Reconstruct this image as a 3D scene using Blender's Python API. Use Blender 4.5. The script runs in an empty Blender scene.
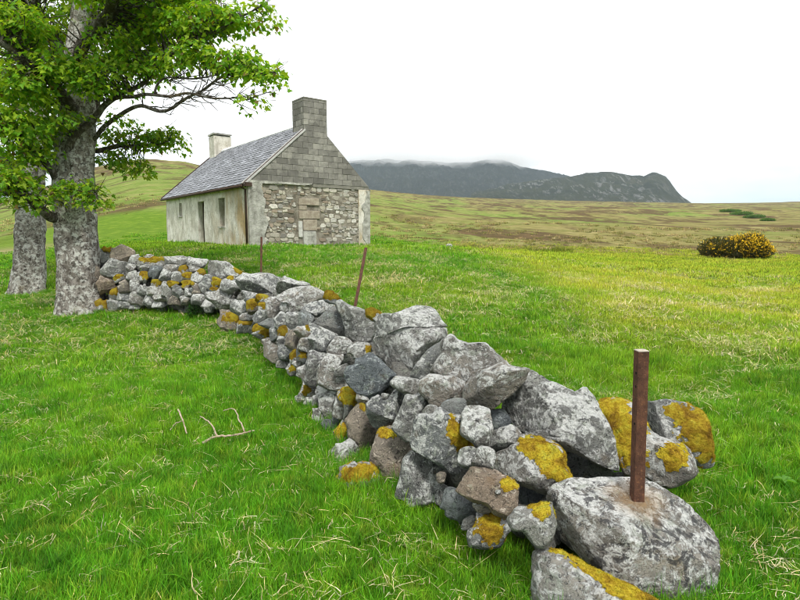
import bpy, bmesh, math, random
import numpy as np
from mathutils import Matrix, Vector

# ------------------------------------------------------------------ camera, sky, sun, exposure
scene = bpy.context.scene
COL = scene.collection
F = 555.0                                   # focal length in units of an 800 px wide frame
PITCH = math.atan(66.0 / 555.0)
EYE = np.array([0.0, 0.0, 1.6])
cam_data = bpy.data.cameras.new('camera')
cam_data.sensor_width = 36.0
cam_data.lens = 36.0 * F / 800.0
cam_data.clip_start = 0.05
cam_data.clip_end = 20000.0
cam = bpy.data.objects.new('camera', cam_data)
cam.location = EYE
cam.rotation_euler = (math.pi / 2 - PITCH, 0, 0)
COL.objects.link(cam)
scene.camera = cam

SUN_TO = Vector((0.16, -0.62, 0.95)).normalized()
sun_data = bpy.data.lights.new('sun', 'SUN')
sun_data.energy = 2.2
sun_data.angle = math.radians(10)
sun_data.color = (1.0, 0.965, 0.9)
sun = bpy.data.objects.new('sun', sun_data)
sun.rotation_euler = SUN_TO.to_track_quat('Z', 'Y').to_euler()
sun.location = (0, 0, 50)
COL.objects.link(sun)

world = bpy.data.worlds.new('World')
scene.world = world
world.use_nodes = True
wn = world.node_tree.nodes; wl = world.node_tree.links
wn.clear()
w_out = wn.new('ShaderNodeOutputWorld')
sky = wn.new('ShaderNodeTexSky'); sky.sky_type = 'NISHITA'; sky.sun_disc = False
sky.sun_elevation = math.asin(SUN_TO.z)
sky.sun_rotation = math.atan2(SUN_TO.x, SUN_TO.y)
b_sky = wn.new('ShaderNodeBackground'); b_sky.inputs['Strength'].default_value = 0.12
wl.new(sky.outputs[0], b_sky.inputs['Color'])
b_cl = wn.new('ShaderNodeBackground'); b_cl.inputs['Strength'].default_value = 0.92
wtc = wn.new('ShaderNodeTexCoord')
wmap = wn.new('ShaderNodeMapping'); wmap.inputs['Scale'].default_value = (1.0, 1.0, 3.2)
wl.new(wtc.outputs['Generated'], wmap.inputs['Vector'])
wno = wn.new('ShaderNodeTexNoise'); wno.inputs['Scale'].default_value = 1.7; wno.inputs['Detail'].default_value = 5
wl.new(wmap.outputs[0], wno.inputs['Vector'])
wcr = wn.new('ShaderNodeValToRGB')
wcr.color_ramp.elements[0].position = 0.44; wcr.color_ramp.elements[0].color = (0.53, 0.63, 0.685, 1)
wcr.color_ramp.elements[1].position = 0.60; wcr.color_ramp.elements[1].color = (1.0, 1.0, 1.0, 1)
wsp = wn.new('ShaderNodeSeparateXYZ'); wl.new(wtc.outputs['Generated'], wsp.inputs[0])
wmr = wn.new('ShaderNodeMapRange'); wmr.inputs['From Min'].default_value = 0.02; wmr.inputs['From Max'].default_value = 0.30; wmr.inputs['To Min'].default_value = -0.06; wmr.inputs['To Max'].default_value = 0.16
wl.new(wsp.outputs['Z'], wmr.inputs['Value'])
wad = wn.new('ShaderNodeMath'); wad.operation = 'ADD'; wl.new(wno.outputs['Fac'], wad.inputs[0]); wl.new(wmr.outputs[0], wad.inputs[1])
wl.new(wad.outputs[0], wcr.inputs[0]); wl.new(wcr.outputs[0], b_cl.inputs['Color'])
wmx = wn.new('ShaderNodeMixShader'); wmx.inputs[0].default_value = 0.93
wl.new(b_sky.outputs[0], wmx.inputs[1]); wl.new(b_cl.outputs[0], wmx.inputs[2])
wl.new(wmx.outputs[0], w_out.inputs['Surface'])

vs = scene.view_settings
vs.view_transform = 'Standard'; vs.look = 'None'; vs.gamma = 1.0; vs.exposure = 0.68
vs.use_curve_mapping = False
scene.render.engine = 'CYCLES'
cy = scene.cycles
cy.max_bounces = 10; cy.diffuse_bounces = 3; cy.glossy_bounces = 2; cy.transmission_bounces = 3
cy.transparent_max_bounces = 6; cy.volume_bounces = 10
cy.use_denoising = True
cy.denoising_input_passes = 'RGB_ALBEDO_NORMAL'; cy.denoising_prefilter = 'ACCURATE'
cy.pixel_filter_type = 'BLACKMAN_HARRIS'; cy.filter_width = 1.0
cy.volume_step_rate = 2.0; cy.volume_max_steps = 64

# ------------------------------------------------------------------ helpers
rng = np.random.default_rng(7)
random.seed(7)
CAM_R = np.array([1.0, 0, 0])
CAM_F = np.array([0, math.cos(PITCH), -math.sin(PITCH)])
CAM_U = np.array([0, math.sin(PITCH), math.cos(PITCH)])

def ray(px, py):
    return CAM_R * ((px - 400) / F) + CAM_U * ((300 - py) / F) + CAM_F

def at(px, py, d):
    """the place seen at (px, py) of the 800 x 600 photo, d metres deep"""
    return EYE + ray(px, py) * d

def on_ground(px, py, z=0.0):
    r = ray(px, py)
    return EYE + r * ((z - EYE[2]) / r[2])

def hash3(ix, iy, iz, seed):
    h = (ix.astype(np.int64) * 374761393 + iy.astype(np.int64) * 668265263 + iz.astype(np.int64) * 2147483647 + seed * 1274126177) & 0xFFFFFFFF
    h = ((h ^ (h >> 13)) * 1274126177) & 0xFFFFFFFF
    h = (h ^ (h >> 16)) & 0xFFFFFFFF
    h = (h * 2246822519) & 0xFFFFFFFF
    h = h ^ (h >> 15)
    return (h & 0xFFFFFF) / float(0xFFFFFF)

def vnoise(p, seed=0):
    p = np.asarray(p, float)
    i = np.floor(p).astype(np.int64); f = p - i
    f = f * f * f * (f * (f * 6 - 15) + 10)
    r = 0
    for dx in (0, 1):
        for dy in (0, 1):
            for dz in (0, 1):
                w = (f[:, 0] if dx else 1 - f[:, 0]) * (f[:, 1] if dy else 1 - f[:, 1]) * (f[:, 2] if dz else 1 - f[:, 2])
                r = r + w * hash3(i[:, 0] + dx, i[:, 1] + dy, i[:, 2] + dz, seed)
    return r * 2 - 1

def fbm(p, octaves=4, seed=0, gain=0.5):
    a, s, t = 1.0, 0, 0
    p = np.asarray(p, float)
    for k in range(octaves):
        s = s + a * vnoise(p * (2 ** k) + 17.3 * k, seed + k)
        t += a; a *= gain
    return s / t

def mesh_obj(name, verts, faces, mat=None, parent=None, smooth=False, loc=None, col=None):
    me = bpy.data.meshes.new(name)
    verts = np.asarray(verts, dtype=np.float32)
    if isinstance(faces, np.ndarray) and faces.ndim == 2:
        n, k = faces.shape
        me.vertices.add(len(verts)); me.vertices.foreach_set('co', verts.ravel())
        me.loops.add(n * k); me.loops.foreach_set('vertex_index', faces.astype(np.int32).ravel())
        me.polygons.add(n); me.polygons.foreach_set('loop_start', np.arange(0, n * k, k, dtype=np.int32))
        me.update(calc_edges=True); me.validate()
    else:
        me.from_pydata([tuple(v) for v in verts], [], [tuple(int(i) for i in f) for f in faces])
        me.update()
    if smooth:
        me.polygons.foreach_set('use_smooth', np.ones(len(me.polygons), dtype=bool))
    if col is not None:
        a = me.color_attributes.new('col', 'FLOAT_COLOR', 'POINT')
        c = np.ones((len(verts), 4), np.float32); c[:, :np.asarray(col).shape[1]] = col
        a.data.foreach_set('color', c.ravel())
    if mat: me.materials.append(mat)
    o = bpy.data.objects.new(name, me)
    COL.objects.link(o)
    if parent is not None: o.parent = parent
    if loc is not None: o.location = loc
    return o

def empty(name, loc, rz=0.0):
    o = bpy.data.objects.new(name, None); COL.objects.link(o)
    o.empty_display_size = 0.2
    o.location = loc; o.rotation_euler = (0, 0, rz)
    return o

def tag(o, label=None, cat=None, group=None, kind=None):
    if label: o['label'] = label
    if cat: o['category'] = cat
    if group: o['group'] = group
    if kind: o['kind'] = kind
    return o

class MB:
    """collects boxes, prisms and tubes, then links them as one mesh"""
    def __init__(s): s.v = []; s.f = []; s.c = []
    def add(s, v, f, c=None):
        n = len(s.v)
        s.v += [tuple(p) for p in v]; s.f += [tuple(i + n for i in q) for q in f]
        s.c += [c if c is not None else (1, 1, 1)] * len(v)
    def box(s, x0, x1, y0, y1, z0, z1, c=None, j=0.0):
        v = [(x, y, z) for x in (x0, x1) for y in (y0, y1) for z in (z0, z1)]
        if j: v = [tuple(a + random.uniform(-j, j) for a in p) for p in v]
        s.add(v, [(0, 1, 3, 2), (4, 6, 7, 5), (0, 4, 5, 1), (2, 3, 7, 6), (0, 2, 6, 4), (1, 5, 7, 3)], c)
    def prism(s, poly, y0, y1, c=None):
        """polygon in x,z (counter-clockwise seen from -y) extruded along y"""
        n = len(poly)
        v = [(x, y0, z) for x, z in poly] + [(x, y1, z) for x, z in poly]
        f = [tuple(range(n)), tuple(range(2 * n - 1, n - 1, -1))]
        f += [(i, i + n, (i + 1) % n + n, (i + 1) % n) for i in range(n)]
        s.add(v, f, c)
    def tube(s, pts, radii, sides=8, c=None, cap=True):
        pts = [np.asarray(p, float) for p in pts]
        n = len(pts); v = []; f = []
        up = np.array([0.31, 0.17, 0.93])
        for i in range(n):
            t = pts[min(i + 1, n - 1)] - pts[max(i - 1, 0)]
            t = t / (np.linalg.norm(t) + 1e-9)
            a = np.cross(t, up); la = np.linalg.norm(a)
            if la < 1e-3: a = np.cross(t, np.array([1.0, 0, 0])); la = np.linalg.norm(a)
            a /= la; b = np.cross(t, a)
            for k in range(sides):
                q = 2 * math.pi * k / sides
                v.append(pts[i] + radii[i] * (math.cos(q) * a + math.sin(q) * b))
        for i in range(n - 1):
            for k in range(sides):
                k2 = (k + 1) % sides
                f.append((i * sides + k, i * sides + k2, (i + 1) * sides + k2, (i + 1) * sides + k))
        if cap:
            f.append(tuple(range(sides - 1, -1, -1))); f.append(tuple((n - 1) * sides + k for k in range(sides)))
        s.add(v, f, c)
    def build(s, name, mat, parent=None, smooth=False, loc=None, bevel=0, kind=None):
        o = mesh_obj(name, s.v, s.f, mat, parent, smooth, loc, col=np.array(s.c, np.float32))
        if bevel:
            m = o.modifiers.new('bevel', 'BEVEL'); m.width = bevel; m.segments = 2; m.limit_method = 'ANGLE'
        if kind: o['kind'] = kind
        return o

# ------------------------------------------------------------------ materials
def new_mat(name):
    m = bpy.data.materials.new(name); m.use_nodes = True
    nt = m.node_tree; nt.nodes.clear()
    out = nt.nodes.new('ShaderNodeOutputMaterial')
    b = nt.nodes.new('ShaderNodeBsdfPrincipled')
    nt.links.new(b.outputs[0], out.inputs[0])
    b.inputs['Roughness'].default_value = 0.9
    b.inputs['Specular IOR Level'].default_value = 0.2
    return m, nt, b, out

class NT:
    def __init__(s, nt): s.nt = nt; s.n = nt.nodes; s.l = nt.links
    def link(s, a, b): s.l.new(a, b)
    def coord(s, kind='Object', scale=(1, 1, 1), rnd=False):
        tc = s.n.new('ShaderNodeTexCoord'); v = tc.outputs[kind]
        if rnd:
            oi = s.n.new('ShaderNodeObjectInfo')
            mu = s.n.new('ShaderNodeMath'); mu.operation = 'MULTIPLY'; mu.inputs[1].default_value = 57.0
            s.link(oi.outputs['Random'], mu.inputs[0])
            ad = s.n.new('ShaderNodeVectorMath'); ad.operation = 'ADD'
            s.link(v, ad.inputs[0]); s.link(mu.outputs[0], ad.inputs[1]); v = ad.outputs[0]
        if scale != (1, 1, 1):
            mp = s.n.new('ShaderNodeMapping'); mp.inputs['Scale'].default_value = scale
            s.link(v, mp.inputs['Vector']); v = mp.outputs[0]
        return v
    def pos(s, scale=(1, 1, 1)):
        g = s.n.new('ShaderNodeNewGeometry'); v = g.outputs['Position']
        mp = s.n.new('ShaderNodeMapping'); mp.inputs['Scale'].default_value = scale
        s.link(v, mp.inputs['Vector']); return mp.outputs[0]
    def noise(s, vec, scale, detail=4, rough=0.55, dist=0.0):
        n = s.n.new('ShaderNodeTexNoise'); n.inputs['Scale'].default_value = scale
        n.inputs['Detail'].default_value = detail; n.inputs['Roughness'].default_value = rough
        n.inputs['Distortion'].default_value = dist
        s.link(vec, n.inputs['Vector']); return n.outputs['Fac']
    def voro(s, vec, scale, feature='F1', out='Distance'):
        n = s.n.new('ShaderNodeTexVoronoi'); n.inputs['Scale'].default_value = scale; n.feature = feature
        s.link(vec, n.inputs['Vector']); return n.outputs[out]
    def ramp(s, fac, stops):
        r = s.n.new('ShaderNodeValToRGB'); cr = r.color_ramp
        while len(cr.elements) < len(stops): cr.elements.new(0.5)
        for e, (p, c) in zip(cr.elements, stops):
            e.position = p
            e.color = (c, c, c, 1) if not hasattr(c, '__len__') else (*c, 1)
        s.link(fac, r.inputs[0]); return r.outputs[0]
    def mix(s, fac, a, b, mode='MIX'):
        m = s.n.new('ShaderNodeMix'); m.data_type = 'RGBA'; m.blend_type = mode
        if hasattr(fac, 'is_linked'): s.link(fac, m.inputs[0])
        else: m.inputs[0].default_value = fac
        for v, sock in ((a, m.inputs[6]), (b, m.inputs[7])):
            if hasattr(v, 'is_linked'): s.link(v, sock)
            else: sock.default_value = (*v, 1)
        return m.outputs[2]
    def math(s, op, a, b=None, clamp=False):
        m = s.n.new('ShaderNodeMath'); m.operation = op; m.use_clamp = clamp
        for v, i in ((a, 0), (b, 1)):
            if v is None: continue
            if hasattr(v, 'is_linked'): s.link(v, m.inputs[i])
            else: m.inputs[i].default_value = v
        return m.outputs[0]
    def attr(s, name, out='Color'):
        a = s.n.new('ShaderNodeAttribute'); a.attribute_name = name; return a.outputs[out]
    def rand(s):
        return s.n.new('ShaderNodeObjectInfo').outputs['Random']
    def up(s):
        g = s.n.new('ShaderNodeNewGeometry'); sp = s.n.new('ShaderNodeSeparateXYZ')
        s.link(g.outputs['Normal'], sp.inputs[0]); return sp.outputs['Z']
    def bump(s, b, h, dist, strength=1.0):
        n = s.n.new('ShaderNodeBump'); n.inputs['Distance'].default_value = dist
        n.inputs['Strength'].default_value = strength
        s.link(h, n.inputs['Height']); s.link(n.outputs[0], b.inputs['Normal'])

def stone_material(name, tint=(1, 1, 1), white=0.55, rust=None):
    m, nt, b, out = new_mat(name); t = NT(nt)
    v = t.coord('Object', rnd=True)
    big = t.noise(v, 5, 4, 0.6)
    c = t.ramp(big, [(0.3, (0.155, 0.156, 0.154)), (0.5, (0.265, 0.266, 0.258)), (0.72, (0.39, 0.385, 0.36))])
    hue = t.ramp(t.rand(), [(0.0, (0.80, 0.84, 0.88)), (0.2, (1.12, 1.09, 1.02)), (0.4, (0.92, 0.96, 0.97)), (0.55, (1.25, 1.10, 0.95)), (0.7, (0.72, 0.76, 0.80)), (0.85, (1.2, 1.16, 1.08)), (1.0, (1.08, 0.98, 0.88))])
    c = t.mix(1.0, c, hue, 'MULTIPLY')
    # banded grain
    vb = t.coord('Object', (3.0, 3.0, 16.0), rnd=True)
    band = t.noise(vb, 2.0, 5, 0.6, 0.4)
    c = t.mix(t.ramp(band, [(0.4, 0.0), (0.75, 0.35)]), c, (0.10, 0.105, 0.105))
    # pale crustose lichen: large blotches with broken edges, more on the upper faces
    l1 = t.math('ADD', t.math('MULTIPLY', t.noise(v, 15, 10, 0.80, 0.5), 0.8), t.math('MULTIPLY', t.noise(v, 3.2, 3, 0.5), 0.2))
    upf = t.math('MULTIPLY', t.up(), 0.05)
    l1 = t.math('ADD', l1, upf)
    lm = t.ramp(l1, [(white - 0.038, 0.0), (white - 0.012, 0.92)])
    lc = t.ramp(t.noise(v, 45, 4, 0.6), [(0.3, (0.50, 0.515, 0.49)), (0.62, (0.80, 0.805, 0.78))])
    c = t.mix(lm, c, lc)
    # greenish grey lichen
    l2 = t.noise(v, 16, 6, 0.65, 0.3)
    c = t.mix(t.ramp(l2, [(0.56, 0.0), (0.63, 0.7)]), c, (0.40, 0.43, 0.36))
    # black lichen specks
    s1 = t.noise(v, 40, 8, 0.80, 0.6)
    s2 = t.noise(v, 8, 3, 0.5)
    sm = t.math('MULTIPLY', t.ramp(s1, [(0.52, 0.0), (0.585, 1.0)]), t.ramp(s2, [(0.34, 0.35), (0.52, 1.0)]))
    c = t.mix(t.math('MULTIPLY', sm, 0.85), c, (0.030, 0.030, 0.033))
    sp_ = t.noise(v, 95, 5, 0.75)
    c = t.mix(t.ramp(sp_, [(0.58, 0.0), (0.65, 0.65)]), c, (0.60, 0.60, 0.57))
    # ochre stain
    o1 = t.noise(v, 4.5, 5, 0.6)
    c = t.mix(t.ramp(o1, [(0.62, 0.0), (0.74, 0.4)]), c, (0.30, 0.20, 0.09))
    if rust is not None:
        bl = t.noise(v, 9, 8, 0.78, 0.8)
        c = t.mix(t.ramp(bl, [(0.545, 0.0), (0.575, 0.85)]), c, (0.060, 0.060, 0.064))
        g = t.n.new('ShaderNodeNewGeometry')
        d = t.n.new('ShaderNodeVectorMath'); d.operation = 'DISTANCE'; d.inputs[1].default_value = rust
        t.link(g.outputs['Position'], d.inputs[0])
        q = t.math('ADD', d.outputs['Value'], t.math('MULTIPLY', t.noise(v, 14, 4, 0.6), 0.12))
        c = t.mix(t.ramp(q, [(0.10, 0.75), (0.23, 0.0)]), c, (0.42, 0.27, 0.13))
    c = t.mix(1.0, c, tint, 'MULTIPLY')
    t.link(c, b.inputs['Base Color'])
    h = t.math('ADD', t.math('MULTIPLY', t.noise(v, 30, 8, 0.72), 1.0), t.math('MULTIPLY', lm, 0.12))
    h = t.math('ADD', h, t.math('MULTIPLY', t.noise(v, 120, 4, 0.6), 0.35))
    pit = t.ramp(t.voro(v, 34), [(0.10, 0.0), (0.34, 1.0)])
    h = t.math('ADD', h, t.math('MULTIPLY', pit, 0.22))
    t.bump(b, h, 0.032, 1.0)
    b.inputs['Roughness'].default_value = 0.92
    return m

M = {}
M['stone'] = stone_material('lichened_stone')
M['stone_warm'] = stone_material('warm_stone', (1.08, 0.93, 0.80), 0.60)
M['stone_dark'] = stone_material('blue_grey_stone', (0.78, 0.84, 0.88), 0.62)
M['stone_fill'] = stone_material('fill_stone', (0.75, 0.75, 0.73), 0.6)

def moss_material(name, k):
    m, nt, b, out = new_mat(name); t = NT(nt)
    v = t.coord('Object', rnd=True)
    zone = t.noise(v, 11, 4, 0.65, 0.4)
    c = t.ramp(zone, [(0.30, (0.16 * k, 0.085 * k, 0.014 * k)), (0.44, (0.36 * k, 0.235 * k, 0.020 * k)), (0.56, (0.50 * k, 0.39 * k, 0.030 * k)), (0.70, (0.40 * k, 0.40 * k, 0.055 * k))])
    f = t.noise(v, 75, 8, 0.82)
    c = t.mix(t.ramp(f, [(0.34, 0.85), (0.50, 0.0)]), c, (0.085 * k, 0.055 * k, 0.012 * k))
    c = t.mix(t.ramp(f, [(0.56, 0.0), (0.70, 0.6)]), c, (0.66 * k, 0.58 * k, 0.16 * k))
    c = t.mix(t.ramp(t.rand(), [(0.5, 0.0), (1.0, 0.30)]), c, (0.20, 0.11, 0.03))
    t.link(c, b.inputs['Base Color'])
    h = t.math('ADD', t.noise(v, 150, 4, 0.7), t.math('MULTIPLY', t.noise(v, 35, 4, 0.6), 1.2))
    t.bump(b, h, 0.014, 1.0)
    b.inputs['Roughness'].default_value = 1.0; b.inputs['Specular IOR Level'].default_value = 0.05
    return m
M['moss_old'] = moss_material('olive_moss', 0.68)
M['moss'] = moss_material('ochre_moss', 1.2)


def rust_material():
    m, nt, b, out = new_mat('rusty_iron'); t = NT(nt)
    v = t.coord('Object')
    c = t.ramp(t.noise(v, 22, 7, 0.7), [(0.3, (0.045, 0.022, 0.016)), (0.55, (0.10, 0.045, 0.030)), (0.75, (0.19, 0.085, 0.045))])
    c = t.mix(t.ramp(t.noise(v, 90, 5, 0.7), [(0.55, 0.0), (0.7, 0.6)]), c, (0.26, 0.13, 0.06))
    t.link(c, b.inputs['Base Color']); b.inputs['Roughness'].default_value = 0.75
    t.bump(b, t.noise(v, 110, 6, 0.7), 0.003)
    return m
M['rust'] = rust_material()
def flat_mat(name, col, col2=None, scale=8, rough=0.9, bump=0.0, bscale=40, coord='Object'):
    m, nt, b, out = new_mat(name); t = NT(nt)
    v = t.coord(coord)
    c = t.ramp(t.noise(v, scale, 6, 0.65), [(0.3, col), (0.7, col2 or col)])
    t.link(c, b.inputs['Base Color']); b.inputs['Roughness'].default_value = rough
    if bump: t.bump(b, t.noise(v, bscale, 6, 0.7), bump)
    return m
M['rust_pale'] = flat_mat('pale_iron_top', (0.30, 0.25, 0.20), (0.5, 0.45, 0.38), 60)  # paler tone of the plate on the post's top end
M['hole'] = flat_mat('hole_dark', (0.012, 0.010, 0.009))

# ------------------------------------------------------------------ terrain heights
HOUSE_D = 20.7
HC = at(250, 240, HOUSE_D)                      # near corner of the cottage
HOUSE_Z = 1.12
HA = math.radians(37.5)
GW, HL = 5.4, 11.0                              # gable width, length
gx = np.array([math.cos(HA), math.sin(HA)]); gy = np.array([-math.sin(HA), math.cos(HA)])

U_T = np.array([-400, -200, 0, 100, 168, 250, 371, 480, 600, 730, 900, 1200], float)
PY35 = np.array([262, 260, 256, 247, 243.5, 243, 244, 251, 253.5, 256.5, 259, 262], float)
U_S = np.array([-400, -200, 0, 60, 100, 150, 190, 250, 300, 371, 426, 512, 600, 700, 800, 1200], float)
PYS = np.array([206, 206, 203, 186, 170, 161, 164, 177, 184, 190.5, 196, 200, 202, 204, 202, 198], float)
YS_U = np.array([-400, 0, 150, 250, 371, 512, 700, 1200], float)
YS_V = np.array([330, 300, 260, 300, 420, 700, 900, 900], float)

ctrl = [(0, -6, 0), (0, 0, 0), (0, 3, 0), (2, 3.4, 0.0), (1.2, 2.2, 0), (-2, 4, 0), (-5, 4, -0.03), (-9, 7, -0.02), (-3.6, 10.4, 0.0), (-6.7, 11.4, 0.0),
        (-10, 12, 0.0), (-12, 16, 0.03), (-9, 15, 0.12), (-1.5, 7.0, 0.02), (3, 6, 0.06), (6, 5, 0.0), (8, 9, 0.0), (3.5, 9, 0.26), (0.5, 9, 0.32), (-2.0, 12, 0.55),
        (-5, 14, 0.62), (-6, 18, 1.0), (2.5, 15, 0.62), (8, 16, 0.16), (13, 18, 0.08), (14, 25, 0.12), (6, 24, 0.55), (2, 22, 0.98), (-14, 22, 0.55), (-18, 24, 0.2), (-15, 27, 0.9)]
for a in (0, GW):
    for b_ in (0, HL):
        p = HC[:2] + gx * a + gy * b_
        ctrl.append((p[0], p[1], HOUSE_Z + 0.02))
pm = HC[:2] + gx * 2.7 - gy * 1.0
ctrl.append((pm[0], pm[1], HOUSE_Z - 0.02))
for u, py in zip(U_T, PY35):
    ctrl.append(((u - 400) / F * 35, 35, 1.6 + (234 - py) / F * 35))
ctrl = np.array(ctrl, float)
def tps(r2): return r2 * np.log(r2 + 1e-9) * 0.5
_d2 = ((ctrl[:, None, :2] - ctrl[None, :, :2]) ** 2).sum(-1)
_n = len(ctrl)
_A = np.zeros((_n + 3, _n + 3)); _A[:_n, :_n] = tps(_d2) + np.eye(_n) * 0.6
_A[:_n, _n] = 1; _A[:_n, _n + 1:] = ctrl[:, :2]; _A[_n, :_n] = 1; _A[_n + 1:, :_n] = ctrl[:, :2].T
_w = np.linalg.solve(_A, np.concatenate([ctrl[:, 2], np.zeros(3)]))

def sstep(a, b, x):
    t = np.clip((x - a) / (b - a), 0, 1); return t * t * (3 - 2 * t)

def ground_z(X, Y):
    X = np.atleast_1d(np.asarray(X, float)).ravel(); Y = np.atleast_1d(np.asarray(Y, float)).ravel()
    out = np.zeros(len(X))
    for s in range(0, len(X), 20000):
        x = X[s:s + 20000]; y = Y[s:s + 20000]
        r = np.hypot(x, y)
        az = np.arctan2(x, y)
        ac = np.clip(az, -0.95, 0.95)
        ye = r * np.cos(ac)
        u = 400 + F * np.tan(ac)
        xn, yn = np.clip(x, -32, 32), np.clip(y, -8, 38)
        d2 = (xn[:, None] - ctrl[None, :, 0]) ** 2 + (yn[:, None] - ctrl[None, :, 1]) ** 2
        zn = tps(d2) @ _w[:_n] + _w[_n] + xn * _w[_n + 1] + yn * _w[_n + 2]
        z35 = 1.6 + (234 - np.interp(u, U_T, PY35)) / F * 35
        Ys = np.interp(u, YS_U, YS_V)
        zs = 1.6 + (234 - np.interp(u, U_S, PYS)) / F * Ys
        q = np.clip((ye - 35) / (Ys - 35), 0, 1)
        zf = z35 + (zs - z35) * q ** 1.12
        zf = np.where(ye > Ys, zs - np.minimum((ye - Ys) * 0.06, 45), zf)
        p3 = np.stack([x, y, np.zeros_like(x)], 1)
        und = 0.30 * fbm(p3 / 11, 3, 3) + 1.3 * fbm(p3 / 45, 3, 5) * sstep(50, 140, ye) + 3.5 * fbm(p3 / 150, 3, 9) * sstep(120, 320, ye)
        zf = zf + und * sstep(36, 60, ye) * (1 - 0.72 * sstep(0.6, 1.0, q))
        k = sstep(29, 37, ye)
        z = zn * (1 - k) + zf * k
        back = sstep(1.0, 2.2, np.abs(az)) * sstep(3, 20, r)
        z = z * (1 - back) + back * (-0.2 + 0.004 * np.minimum(r, 200))
        near = 0.030 * fbm(p3 / 0.55, 3, 21) + 0.05 * fbm(p3 / 2.3, 2, 22)
        z = z + near * (1 - sstep(30, 60, r)) - 0.065 * (1 - sstep(12, 26, r))
        out[s:s + 20000] = z
    return out

def gz(x, y): return float(ground_z(x, y)[0])

# ------------------------------------------------------------------ ground sheet
def build_ground():
    az = np.concatenate([np.radians(np.linspace(-52, 52, 430)), np.radians(np.linspace(52, 308, 66))[1:-1]])
    rad = np.concatenate([[0.25], np.geomspace(0.6, 4600, 430)])
    na, nr = len(az), len(rad)
    A, R = np.meshgrid(az, rad)
    X = (R * np.sin(A)).ravel(); Y = (R * np.cos(A)).ravel()
    Z = ground_z(X, Y)
    V = np.concatenate([np.stack([X, Y, Z], 1), [[0, 0, gz(0, 0)]]])
    i = np.arange(nr - 1)[:, None] * na; j = np.arange(na)[None, :]; j2 = (j + 1) % na
    Q = np.stack([i + j, i + j2, i + na + j2, i + na + j], -1).reshape(-1, 4)
    ye = np.hypot(V[:, 0], V[:, 1]) * np.cos(np.clip(np.arctan2(V[:, 0], V[:, 1]), -0.95, 0.95))
    u = 400 + F * np.tan(np.clip(np.arctan2(V[:, 0], V[:, 1]), -0.95, 0.95))
    nz = 6 * fbm(V / 14, 3, 31)
    edge = np.interp(u, [-200, 0, 140, 371, 480, 800], [48, 52, 60, 42, 35, 31])
    moor = sstep(-5, 6, ye + nz - edge)
    hillgreen = np.interp(u, [-300, 60, 165, 260, 420, 560, 900], [1.0, 1.0, 1.0, 0.85, 0.5, 0.2, 0.12]) * (1 - 0.8 * sstep(0.42, 0.95, ye / np.interp(u, YS_U, YS_V)) * (u > 40))
    path = np.exp(-((ye - 36 - nz * 0.3) / 4.5) ** 2) * (u < 110) * sstep(120, 20, u)
    col = np.stack([moor, hillgreen, path], 1)
    o = mesh_obj('ground', V, np.array([]).reshape(0, 4).astype(int) if False else Q, None, None, True, col=col)
    m, nt, b, out = new_mat('ground_cover'); t = NT(nt)
    at_ = t.attr('col'); sp = t.n.new('ShaderNodeSeparateColor'); t.link(at_, sp.inputs[0])
    p1 = t.pos((1, 1, 1))
    # turf soil between the blades
    turf = t.ramp(t.noise(p1, 1.3, 5, 0.6), [(0.3, (0.085, 0.16, 0.014)), (0.55, (0.13, 0.22, 0.018)), (0.75, (0.21, 0.27, 0.04))])
    turf = t.mix(t.ramp(t.noise(p1, 30, 4, 0.7), [(0.45, 0.0), (0.75, 0.55)]), turf, (0.03, 0.05, 0.008))
    # moor: green, olive, straw and heather brown in drawn out streaks
    ps = t.pos((0.022, 0.012, 0.02)); pm_ = t.pos((0.12, 0.075, 0.1))
    n1 = t.noise(ps, 2.0, 7, 0.62, 0.5)
    n2 = t.noise(pm_, 2.4, 7, 0.66, 0.4)
    gr = t.ramp(n2, [(0.3, (0.115, 0.18, 0.028)), (0.5, (0.175, 0.24, 0.048)), (0.7, (0.27, 0.26, 0.09))])
    ol = t.ramp(n2, [(0.25, (0.11, 0.105, 0.03)), (0.42, (0.19, 0.185, 0.055)), (0.58, (0.26, 0.225, 0.085)), (0.72, (0.34, 0.29, 0.14))])
    wob = t.math('ADD', sp.outputs[1], t.math('MULTIPLY', t.math('SUBTRACT', n1, 0.44), 3.0))
    mo = t.mix(t.ramp(wob, [(0.35, 0.0), (0.75, 1.0)]), ol, gr)
    pb = t.pos((0.060, 0.026, 0.05))
    hz = t.noise(pb, 2.1, 8, 0.64, 0.9)
    heather = t.ramp(t.noise(pm_, 9, 4, 0.6), [(0.3, (0.040, 0.024, 0.014)), (0.7, (0.135, 0.078, 0.042))])
    hz2 = t.noise(t.pos((0.018, 0.008, 0.02)), 2.0, 6, 0.62, 1.2)
    hz = t.math('ADD', t.math('MULTIPLY', hz, 0.62), t.math('MULTIPLY', hz2, 0.38))
    hm = t.ramp(t.math('SUBTRACT', hz, t.math('MULTIPLY', sp.outputs[1], 0.045)), [(0.465, 0.0), (0.53, 0.88)])
    mo = t.mix(hm, mo, heather)
    pf = t.pos((0.6, 0.6, 0.6))
    mo = t.mix(t.ramp(t.noise(pf, 1.6, 6, 0.7), [(0.42, 0.0), (0.7, 0.5)]), mo, (0.085, 0.075, 0.022))
    c = t.mix(sp.outputs[0], turf, mo)
    c = t.mix(t.math('MULTIPLY', sp.outputs[2], 0.75), c, (0.33, 0.24, 0.15))
    t.link(c, b.inputs['Base Color'])
    b.inputs['Roughness'].default_value = 1.0; b.inputs['Specular IOR Level'].default_value = 0.05
    h = t.math('MULTIPLY', t.noise(pf, 2.2, 8, 0.7), 1.0)
    t.bump(b, h, 0.35, 0.7)
    o.data.materials.append(m)
    tag(o, kind='structure')
    return o
build_ground()

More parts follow.
